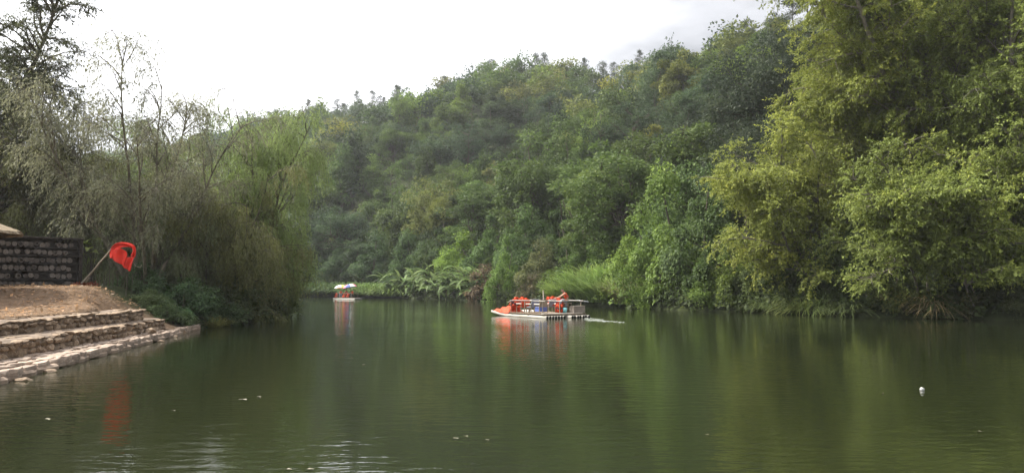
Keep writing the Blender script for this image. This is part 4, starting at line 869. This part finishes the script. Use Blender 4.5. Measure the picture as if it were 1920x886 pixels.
def person(loc, rz, label, lean=.5, vest=True, hat=None, trous=M_GREYC, reach=.3, group=None):
    """seated figure facing +y, seat at z=0 (hips), feet .45 below"""
    e = empty('person', loc, rz); tag(e, label, 'person', group)
    s, c = math.sin(lean), math.cos(lean)
    def t(h, f=0): return (0, h*s+f*c, h*c-f*s+.10)      # along the leaning spine
    V = [(0, 0, .10), t(.20), t(.42), t(.52), t(.60, .02), t(.68, .05), t(.80, .06)]; E = [(i, i+1) for i in range(6)]; Rr = [(.16, .13), (.15, .115), (.17, .12), (.075, .07), (.055, .055), (.085, .095), (.07, .08)]
    def chain(a, pts, rad):
        k = a
        for p, r in zip(pts, rad): V.append(p); Rr.append(r); E.append((k, len(V)-1)); k = len(V)-1
        return k
    sh = np.array(t(.47))
    for sx in (-1, 1):
        chain(0, [(sx*.10, .05, .08), (sx*.14, .42, .10), (sx*.14, .47, -.18), (sx*.14, .44, -.36), (sx*.145, .58, -.40)], [.09, .062, .055, .04, .032])
        el = sh+np.array([sx*.27, .16+reach*.3, -.22]); wr = sh+np.array([sx*.18, .34+reach*.4, -.28])
        w = chain(2, [tuple(sh+np.array([sx*.19, 0, 0])), tuple(el), tuple(wr), tuple(wr+np.array([-sx*.01, .07, -.02]))], [.062, .045, .032, (.034, .02)])
        for q in range(4):
            b = wr+np.array([(q-1.5)*.019, .10, -.025]); f = .03+.008*(q in (1, 2)); chain(w, [tuple(b), tuple(b+np.array([0, f, -.02])), tuple(b+np.array([0, f*1.3, -.05]))], [.010, .009, .008])
        b = wr+np.array([-sx*.035, .03, -.01]); chain(w-1, [tuple(b), tuple(b+np.array([-sx*.015, .04, -.015]))], [.012, .010])
    skin_mesh('body', V, E, Rr, M_SKIN, e)
    # clothes
    V, E, Rr = [], [], []
    V = [(0, -.01, .06), (0, .02, .14)]; E = [(0, 1)]; Rr = [(.185, .15), (.17, .14)]
    for sx in (-1, 1): chain(0, [(sx*.11, .06, .08), (sx*.14, .42, .10), (sx*.14, .47, -.16), (sx*.14, .45, -.32)], [.105, .08, .072, .068])
    skin_mesh('trousers', V, E, Rr, trous, e)
    V = [t(.10), t(.22), t(.42), t(.50)]; E = [(0, 1), (1, 2), (2, 3)]; Rr = [(.185, .155), (.185, .15), (.20, .15), (.11, .10)]
    if not vest:
        for sx in (-1, 1): chain(2, [tuple(sh+np.array([sx*.19, 0, .0])), tuple(sh+np.array([sx*.26, .12+reach*.25, -.18]))], [.08, .062])
    else:
        for sx in (-1, 1): chain(2, [tuple(sh+np.array([sx*.20, .0, .01]))], [.085])
    skin_mesh('life_vest' if vest else 'shirt', V, E, Rr, M_ORANGE if vest else M_GREYC, e)
    V = [t(.74, .035), t(.83, .045)]; skin_mesh('hat' if hat else 'hair', V, [(0, 1)], [(.098, .105), (.078, .085)] if not hat else [(.12, .125), (.075, .08)], hat or M_HAIR, e)
    # face: nose, eyes, mouth, ears as small relief
    hc = np.array(t(.71, .05)); fw = np.array([0, c, -s]); up = np.array([0, s, c])
    lv = []
    b = bmesh.new()
    for off, rad in ((fw*.10+up*-.01, .016), (np.array([.095, 0, 0]), .022), (np.array([-.095, 0, 0]), .022)):
        bmesh.ops.create_icosphere(b, subdivisions=1, radius=rad, matrix=Matrix.Translation(Vector(hc+off)))
    me = bpy.data.meshes.new('features'); b.to_mesh(me); b.free(); me.materials.append(M_SKIN); obj('nose_and_ears', me, e)
    b = bmesh.new()
    for off in (fw*.088+up*.02+np.array([.033, 0, 0]), fw*.088+up*.02-np.array([.033, 0, 0]), fw*.088-up*.045): bmesh.ops.create_icosphere(b, subdivisions=1, radius=.012, matrix=Matrix.Translation(Vector(hc+off)))
    me = bpy.data.meshes.new('eyes'); b.to_mesh(me); b.free(); me.materials.append(M_HAIR); obj('eyes_and_mouth', me, e)
    return e
def jacket_mesh():
    """puffy vest: two front panels, back, collar, tapered and joined at the shoulders"""
    b = bmesh.new()
    def puff(x0, x1, y, z0, z1, th, ny=4):
        r = bmesh.ops.create_cube(b, size=1)['verts']; bmesh.ops.scale(b, vec=(x1-x0, th, z1-z0), verts=r); bmesh.ops.translate(b, vec=((x0+x1)/2, y, (z0+z1)/2), verts=r)
    puff(-.24, -.03, -.10, 0, .30, .09); puff(.03, .24, -.10, 0, .30, .09); puff(-.24, -.03, -.09, .32, .52, .08); puff(.03, .24, -.09, .32, .52, .08)
    puff(-.24, .24, .10, 0, .27, .07); puff(-.22, .22, .10, .29, .50, .07); puff(-.22, -.09, 0, .50, .57, .24); puff(.09, .22, 0, .50, .57, .24); puff(-.13, .13, .11, .50, .66, .07)
    bmesh.ops.bevel(b, geom=list(b.edges), offset=.03, segments=2, affect='EDGES')
    me = bpy.data.meshes.new('life_jacket'); b.to_mesh(me); b.free(); me.materials.append(M_ORANGE); me.polygons.foreach_set('use_smooth', np.ones(len(me.polygons), bool)); return me
def build_rafts():
    JK = jacket_mesh()
    def local(o, yaw):
        ca, sa = math.cos(yaw), math.sin(yaw); return lambda x, y, z=0: (o[0]+ca*x-sa*y, o[1]+sa*x+ca*y, z)
    yaw = R(33); O = np.array([2.25, 50.2]); W = local(O, yaw); DZ = .16   # deck height
    raft = empty('bamboo_raft', (*O, 0), yaw); tag(raft, 'long double bamboo raft with rails, chairs and orange life jackets on the river', 'raft')
    th = tube_hull('float', 7.0, .115, M_TUBE)
    for g, x0 in enumerate((.1, 2.0)):
        for k in range(7):
            o = obj('bamboo_pole', th, raft, loc=(x0+k*.235, .0 if not g else -.25+.06*(k % 2), .05)); o.rotation_euler = (0, 0, random.uniform(-.006, .006))
    for y in (.35, 2.2, 4.2): rod('cross_beam', [(0, y, DZ+.05), (3.6, y, DZ+.05)], .05, M_BAMB, raft)
    dk = obj('deck_board', box_mesh('deck_board', 1.5, 5.0, .03, M_WOODR), raft, loc=(.8, 2.7, DZ+.10)); obj('deck_board', box_mesh('deck_board_b', 1.5, 5.0, .03, M_WOODR), raft, loc=(2.75, 2.6, DZ+.10))
    obj('stern_plank', box_mesh('stern_plank', 3.3, .28, .05, M_PALEW), raft, loc=(1.65, .45, DZ+.135))
    RH = 1.12
    for x, y0, y1 in ((.15, .6, 4.9), (1.55, .6, 4.6), (3.45, .7, 4.4)):
        rod('rail', [(x, y0-.3, RH), (x, (y0+y1)/2, RH+.02), (x, y1-.35, RH), (x, y1, RH-.16)], .034, M_TUBE, raft)
        for y in (y0, (y0+y1)/2, y1-.4): rod('rail_post', [(x, y, DZ), (x, y, RH)], .03, M_BAMB, raft)
    rod('cross_rail', [(.15, 4.4, RH-.02), (1.55, 4.3, RH)], .035, M_TUBE, raft); rod('cross_rail', [(1.55, .8, RH), (3.45, .8, RH)], .035, M_TUBE, raft)
    # bamboo arm chairs: seat, backrest, arms, legs
    def chair(x, y, cloth, label, rz=0.0, back=None):
        e = empty('bamboo_chair', W(x, y, DZ+.115), yaw+rz); tag(e, label, 'chair', 'bamboo chairs on the near raft')
        obj('seat', box_mesh('chair_seat', .62, .6, .07, cloth), e, loc=(0, 0, .40)); s2 = obj('backrest', box_mesh('chair_back', .62, .06, .52, back or cloth), e, loc=(0, -.32, .68)); s2.rotation_euler = (.18, 0, 0)
        for sx in (-1, 1):
            rod('armrest', [(sx*.34, -.36, .62), (sx*.34, .30, .62)], .035, M_PALEW, e)
            for sy in (-.3, .26): rod('leg', [(sx*.33, sy, 0), (sx*.33, sy, .62)], .028, M_BAMB, e, 6)
        return e
    chair(.75, 3.9, M_ORANGE, 'bamboo chair with orange cover nearest the bow of the near raft'); chair(.8, 2.75, M_GREYC, 'bamboo chair with grey cover behind the bow chair'); q = chair(.8, 1.75, M_BLUE, 'bamboo chair with blue striped cover amidships', back=M_BAMB); obj('hanging_cover', box_mesh('hanging_cover', .66, .62, .26, M_BLUE), q, loc=(0, 0, .25)); chair(2.7, 3.3, M_GREYC, 'far-side bamboo chair under the rail with life jackets on it'); chair(2.7, 2.0, M_GREYC, 'far-side bamboo chair just before the person in orange')
    for k in range(3): 
        c = obj('cushion_stripe', box_mesh('stripe', .64, .03, .02, M_WHITE, 0), [o for o in bpy.data.objects if o.get('label') == 'bamboo chair with blue striped cover amidships'][0], loc=(0, -.2+.2*k, .44))
    nx, ny = 9, 13; V = []; rg0 = random.Random(6)     # crumpled orange cover over the bow
    for a in range(ny):
        for b in range(nx):
            y = 4.75+a*1.95/(ny-1); x = .02+b*1.62/(nx-1); bow = .24*max(0, (y-4.76)/2.24)**1.8
            h = .52*math.exp(-((x-.75)/.42)**2)*math.exp(-((y-5.15)/.75)**2)+.16*abs(math.sin(x*7+y*3))*(b not in (0, nx-1))+.10*math.sin(y*6+x*2)**2
            edge = min(1, min(b, nx-1-b)/1.5, min(a, ny-1-a)/1.5); V.append((x+rg0.gauss(0, .03), y+rg0.gauss(0, .03), .20+bow+h*edge+.01))
    me = mesh_py('orange_cover', V, [(a*nx+b, a*nx+b+1, (a+1)*nx+b+1, (a+1)*nx+b) for a in range(ny-1) for b in range(nx-1)], M_ORANGE, False)
    o = obj('orange_cover', me, loc=(*O, 0)); o.rotation_euler = (0, 0, yaw); sl = o.modifiers.new('solid', 'SOLIDIFY'); sl.thickness = .02; tag(o, 'crumpled orange cover heaped over the bow of the near raft', 'cover')
    JL = [ # local x, y, z, rx, ry, rz, scale, label
        (1.2, 5.3, .62, .7, -.2, -.4, 1.2, 'orange life jacket on top of the crumpled cover at the bow'), (.45, 4.9, .60, .6, .2, .6, 1.2, 'orange life jacket at the stern-side edge of the crumpled cover'),
        (.75, 3.72, .66, -.15, .05, .1, 1.1, 'orange life jacket draped over the chair nearest the bow'), (1.05, 3.95, .60, .3, -.1, .6, 1.0, 'orange life jacket beside the one draped on the first chair'),
        (2.6, 3.2, .66, -.1, .1, .1, 1.1, 'orange life jacket on the far-side chair, left of its pair'), (2.95, 3.1, .68, -.1, -.1, -.2, 1.1, 'orange life jacket on the far-side chair, right of its pair'),
        (2.45, 1.85, .60, .1, .1, .2, 1.15, 'orange life jacket sagging on the chair in front of the person'), (2.1, 1.55, .45, .5, .2, .5, 1.15, 'orange life jacket hanging low beside the knees of the person'), (1.75, .95, .30, .15, 0, .1, 1.0, 'orange life jacket stuffed under the stern rail beside the teal bucket')]
    for x, y, z, rx, ry, rz, s, lab in JL:
        e = obj('life_jacket', JK, loc=W(x, y, z+.02)); e.rotation_euler = (rx, ry, yaw+rz); e.scale = (s, s*1.1, s); tag(e, lab, 'life jacket', 'orange life jackets on the near raft')
        obj('strap', box_mesh('jacket_strap', .5, .30, .035, M_STRAP, .004), e, loc=(0, 0, .30))
    stool = empty('stool', W(2.55, 1.0, DZ+.115), yaw); tag(stool, 'wooden stool under the person in orange', 'stool'); obj('seat', box_mesh('stool_seat', .42, .42, .05, M_WOODR), stool, loc=(0, 0, .68)); [obj('leg', box_mesh('stool_leg', .05, .05, .66, M_WOODR), stool, loc=(a*.16, b*.16, .33)) for a in (-1, 1) for b in (-1, 1)]
    person(W(2.55, 1.0, DZ+.90), yaw+R(60), 'person in orange life vest and grey trousers bending forward near the raft stern', lean=.42, reach=.5).scale = (1.12, 1.12, 1.05)
    rod_pole = rod('punting_pole', [W(1.62, 2.55, DZ+.1), W(1.60, 2.55, 1.0), W(1.57, 2.55, 1.85)], .035, M_PALEW); tag(rod_pole, 'white pole standing upright amidships on the near raft', 'pole')
    cr = empty('crate', W(3.05, .62, DZ+.16), yaw); tag(cr, 'grey plywood box at the stern of the near raft', 'box')
    for nm, sx, sy, sz, lx, ly, lz in (('front_board', .95, .03, .42, 0, -.27, .21), ('back_board', .95, .03, .42, 0, .27, .21), ('side_board', .03, .50, .42, -.46, 0, .21), ('side_board', .03, .50, .42, .46, 0, .21), ('lid', 1.0, .62, .04, 0, 0, .445)): obj(nm, box_mesh(nm, sx, sy, sz, M_CRATE), cr, loc=(lx, ly, lz))
    b = empty('bucket', W(2.1, .75, DZ+.16), yaw); tag(b, 'teal plastic bucket under the stern rail', 'bucket'); V = [(math.cos(a*.6283)*r, math.sin(a*.6283)*r, z) for z, r in ((0, .13), (.34, .17), (.32, .15), (.03, .115)) for a in range(10)]; obj('pail', mesh_py('pail', V, [(q*10+i, q*10+(i+1) % 10, (q+1)*10+(i+1) % 10, (q+1)*10+i) for q in range(3) for i in range(10)]+[tuple(range(9, -1, -1)), tuple(range(30, 40))], M_TEAL, True), b); rod('handle', [(-.16, 0, .33), (-.1, 0, .45), (.1, 0, .45), (.16, 0, .33)], .01, M_STRAP, b, 5)
    s = empty('engine_shade', W(3.75, .9, DZ), yaw); tag(s, 'tilted white board on a post over the stern of the near raft', 'board'); obj('post', box_mesh('shade_post', .05, .05, .9, M_BAMB), s, loc=(-.15, 0, .47)); q = obj('board', box_mesh('shade_board', .75, .45, .05, M_WHITE, .015), s, loc=(0, 0, .93)); q.rotation_euler = (0, .12, 0)
    # wake
    rng = np.random.default_rng(9); V, Fc = [], []
    m, t_, b_ = newmat('foam'); b_.inputs['Base Color'].default_value = (.30, .32, .28, 1); b_.inputs['Roughness'].default_value = .35
    for px0, py0, px1, py1, n in ((1100, 598.5, 1172, 604, 20), (1098, 596, 1135, 598.5, 7), (1106, 600, 1150, 603, 5)):
        for i in range(n):
            f = i/n+rng.normal()*.01; p = onplane(px0+(px1-px0)*f, py0+(py1-py0)*f+rng.normal()*.25); l, w = rng.uniform(.10, .28)*(1.1-f*.6), rng.uniform(.05, .14)*(1.1-f*.7); k = len(V)
            for a in range(6): V.append((p[0]+math.cos(a*1.047)*l*rng.uniform(.7, 1.1), p[1]+math.sin(a*1.047)*w*rng.uniform(.7, 1.1), .006))
            V.append((p[0], p[1], .022)); Fc += [(k+a, k+(a+1) % 6, k+6) for a in range(6)]
    tag(obj('wake_foam', mesh_py('wake_foam', V, Fc, m)), kind='stuff')
    # far raft with two parasols
    O2 = onplane(650, 560.5)[:2]; yw = R(62); W2 = local(O2, yw); k = 1.0
    r2 = empty('bamboo_raft', (*O2, 0), yw); tag(r2, 'small distant bamboo raft under two striped parasols', 'raft')
    t2 = tube_hull('float_far', 5.2, .11, M_TUBE)
    for q in range(8): obj('bamboo_pole', t2, r2, loc=(-.9+q*.235, -2.4, .05))
    for y in (-1.9, 0, 1.6): rod('cross_beam', [(-.95, y, .21), (.85, y, .21)], .045, M_BAMB, r2)
    for sx in (-.85, .75):
        rod('rail', [(sx, -1.6, .95), (sx, 1.2, .95)], .035, M_BAMB, r2); [rod('rail_post', [(sx, y, .15), (sx, y, .95)], .025, M_BAMB, r2) for y in (-1.6, -.2, 1.2)]
    def pm(name, col): return simple(name, col, .75, .08, 5)
    cy_, cp, cw, cb, cr_ = pm('yellow_canopy', (.75, .58, .12)), pm('pink_canopy', (.72, .16, .24)), pm('white_canopy', (.75, .74, .72)), pm('blue_canopy', (.09, .13, .42)), pm('peach_canopy', (.72, .46, .38))
    def parasol(x, y, h, r, cols, label, tx, ty):
        e = empty('parasol', W2(x, y, .2), yw); tag(e, label, 'parasol', 'striped parasols on the distant raft'); e.rotation_euler = (tx, ty, yw)
        rod('pole', [(0, 0, -.05), (0, 0, h+.45)], .022, M_BAMB, e, 6)
        for i in range(8):
            a0, a1 = i*math.pi/4, (i+1)*math.pi/4; V = []
            for q in range(5):
                f = q/4; rr_ = r*math.sin(f*1.25)/math.sin(1.25); z = h+.42-.55*(1-math.cos(f*1.25))/(1-math.cos(1.25))
                for j in range(4): a = a0+(a1-a0)*j/3; sag = 1-.04*math.sin(math.pi*j/3)*f; V.append((math.cos(a)*rr_*sag, math.sin(a)*rr_*sag, z+.02*math.sin(math.pi*j/3)*f))
            me = mesh_py('panel', V, [(q*4+j, q*4+j+1, q*4+j+5, q*4+j+4) for q in range(4) for j in range(3)], cols[i % len(cols)], True); obj('panel', me, e)
    parasol(-.1, 1.05, 1.62, 1.05, [cw, cy_, cp, cw, cr_, cy_, cw, cr_], 'left parasol of the distant raft, mostly white and yellow', -.05, .05)
    parasol(.15, -.85, 1.78, 1.1, [cb, cw, cb, cp, cb, cw, cp, cb], 'right parasol of the distant raft, blue and pink with a white edge', -.18, -.05)
    gp = 'people on the distant raft'
    for x, y, rz, lab, hat, tr in ((-.35, .9, 2.3, 'seated person in orange vest under the left parasol of the distant raft', None, M_GREYC), (.35, .35, 2.0, 'seated person in orange vest between the two parasols', None, M_HAIR), (.1, -1.1, 1.7, 'seated person with a white hat under the right parasol of the distant raft', M_WHITE, M_HAIR)):
        st = empty('stool', W2(x, y, .2), yw); tag(st, 'low stool under the '+lab.replace('seated ', '').replace(' of the distant raft', '').replace(' in orange vest', ' sitting').replace(' with a white hat', ' in a white hat'), 'stool'); obj('seat', box_mesh('low_seat', .4, .4, .06, M_WOODR), st, loc=(0, 0, .36)); [obj('leg', box_mesh('low_leg', .05, .05, .34, M_WOODR), st, loc=(a*.15, b_2*.15, .17)) for a in (-1, 1) for b_2 in (-1, 1)]
        person(W2(x, y, .62), yw+rz, lab, lean=.15, hat=hat, trous=tr, group=gp)
    for x, y, rz, lab in ((-.5, 1.75, .4, 'orange life jacket at the bow of the distant raft'), (-.75, .0, 1.2, 'orange life jacket on the near rail of the distant raft'), (-.7, -.7, .9, 'orange life jacket hung near the stern of the distant raft')):
        e = obj('life_jacket', JK, loc=W2(x, y, .28)); e.rotation_euler = (.3, 0, yw+rz); e.scale = (1.1, 1.1, 1.1); tag(e, lab, 'life jacket', 'orange life jackets on the distant raft')
    # floating bits
    b = bmesh.new(); bmesh.ops.create_icosphere(b, subdivisions=2, radius=.046); rg = random.Random(3)
    for v in b.verts: v.co *= 1+rg.uniform(-.14, .1)
    me = bpy.data.meshes.new('float_ball'); b.to_mesh(me); b.free(); me.materials.append(simple('dull_foam', (.42, .42, .40), .8, .15, 20)); p = onplane(1729, 731); tag(obj('foam_lump', me, loc=(p[0], p[1], .02)), 'small round white lump of foam floating on the water at right', 'foam lump')
    lm = []
    for i in range(3):
        V = [(math.cos(a*.785)*.07*rg.uniform(.7, 1.1), math.sin(a*.785)*.03*rg.uniform(.7, 1.1), .004+.012*rg.random()) for a in range(8)]+[(0, 0, .004)]; lm.append(mesh_py('floating_leaf', V, [(a, (a+1) % 8, 8) for a in range(8)], simple('pale_scrap', (.24, .22, .16), .7, .2, 9)))
    rg = random.Random(12)
    for px, py, s, lab in ((1837, 809, 1.0, 'pale leaf floating alone in the lower right corner'), (455, 749, 2.0, 'long pale scrap floating left of centre'), (486, 744, 1.0, 'small pale scrap floating just right of the long one'), (682, 683, 1.2, 'pale leaf floating below the distant raft'), (1655, 737, .8, 'tiny pale leaf floating left of the foam lump'), (1325, 815, 1.0, 'pale leaf floating at lower right of centre'), (855, 822, 1.0, 'pale leaf floating at the bottom centre, left of a pair'), (873, 818, .9, 'pale leaf floating at the bottom centre, right of a pair'), (540, 880, 1.2, 'pale leaf floating at the bottom edge, left of a pair'), (580, 880, 1.4, 'pale leaf floating at the bottom edge, right of a pair'), (914, 825, .7, 'tiny leaf floating right of the bottom centre pair'), (90, 786, 1.3, 'pale leaf floating near the lower left corner'), (325, 770, .9, 'small pale leaf floating right of the red reflection')):
        p = onplane(px, py); o = obj('floating_leaf', lm[rg.randrange(3)], loc=(p[0], p[1], .004)); o.scale = (s*.62, s*.62, 1); o.rotation_euler = (0, 0, rg.uniform(-.4, .4)); tag(o, lab, 'leaf', 'scraps floating on the river')
build_rafts()
# ------------------------------------------------------------------ tell look-alikes apart by their place
def spread_labels():
    by = {}
    for o in bpy.data.objects:
        if o.parent is None and o.get('label'): by.setdefault(o['label'], []).append(o)
    nth = 'first second third fourth fifth sixth seventh eighth ninth tenth eleventh twelfth thirteenth fourteenth fifteenth sixteenth seventeenth eighteenth nineteenth twentieth'.split()
    for lab, os_ in by.items():
        n = len(os_)
        if n < 2 or n > 20: continue
        os_.sort(key=lambda o: o.location.x/o.location.y)
        for i, o in enumerate(os_):
            o['label'] = lab+', '+(('left of two', 'right of two')[i] if n == 2 else ('left of three', 'middle of three', 'right of three')[i] if n == 3 else nth[i]+' from left')
            if not o.get('group'): o['group'] = lab
spread_labels()
# ------------------------------------------------------------------ haze
def build_haze():
    m = bpy.data.materials.new('haze'); m.use_nodes = True; t = m.node_tree; t.nodes.remove(t.nodes['Principled BSDF'])
    v = t.nodes.new('ShaderNodeVolumePrincipled'); v.inputs['Color'].default_value = (.93, .96, 1, 1); v.inputs['Density'].default_value = HAZE; v.inputs['Anisotropy'].default_value = .3
    t.links.new(v.outputs[0], t.nodes['Material Output'].inputs['Volume'])
    b = bmesh.new(); bmesh.ops.create_cube(b, size=1); me = bpy.data.meshes.new('haze'); b.to_mesh(me); me.materials.append(m)
    g = bpy.data.objects['ground']; zs = np.empty(len(g.data.vertices)*3, np.float32); g.data.vertices.foreach_get('co', zs); zs = zs.reshape(-1, 3)
    z0, z1 = float(zs[:, 2].min())-1, float(zs[:, 2].max())+22
    o = obj('haze', me); ext = float(np.abs(zs[:, :2]).max())+5
    o.scale = (2*ext, 2*ext, z1-z0); o.location = (0, 0, (z0+z1)/2); tag(o, kind='stuff')
    print('haze box', z0, z1)
build_haze()
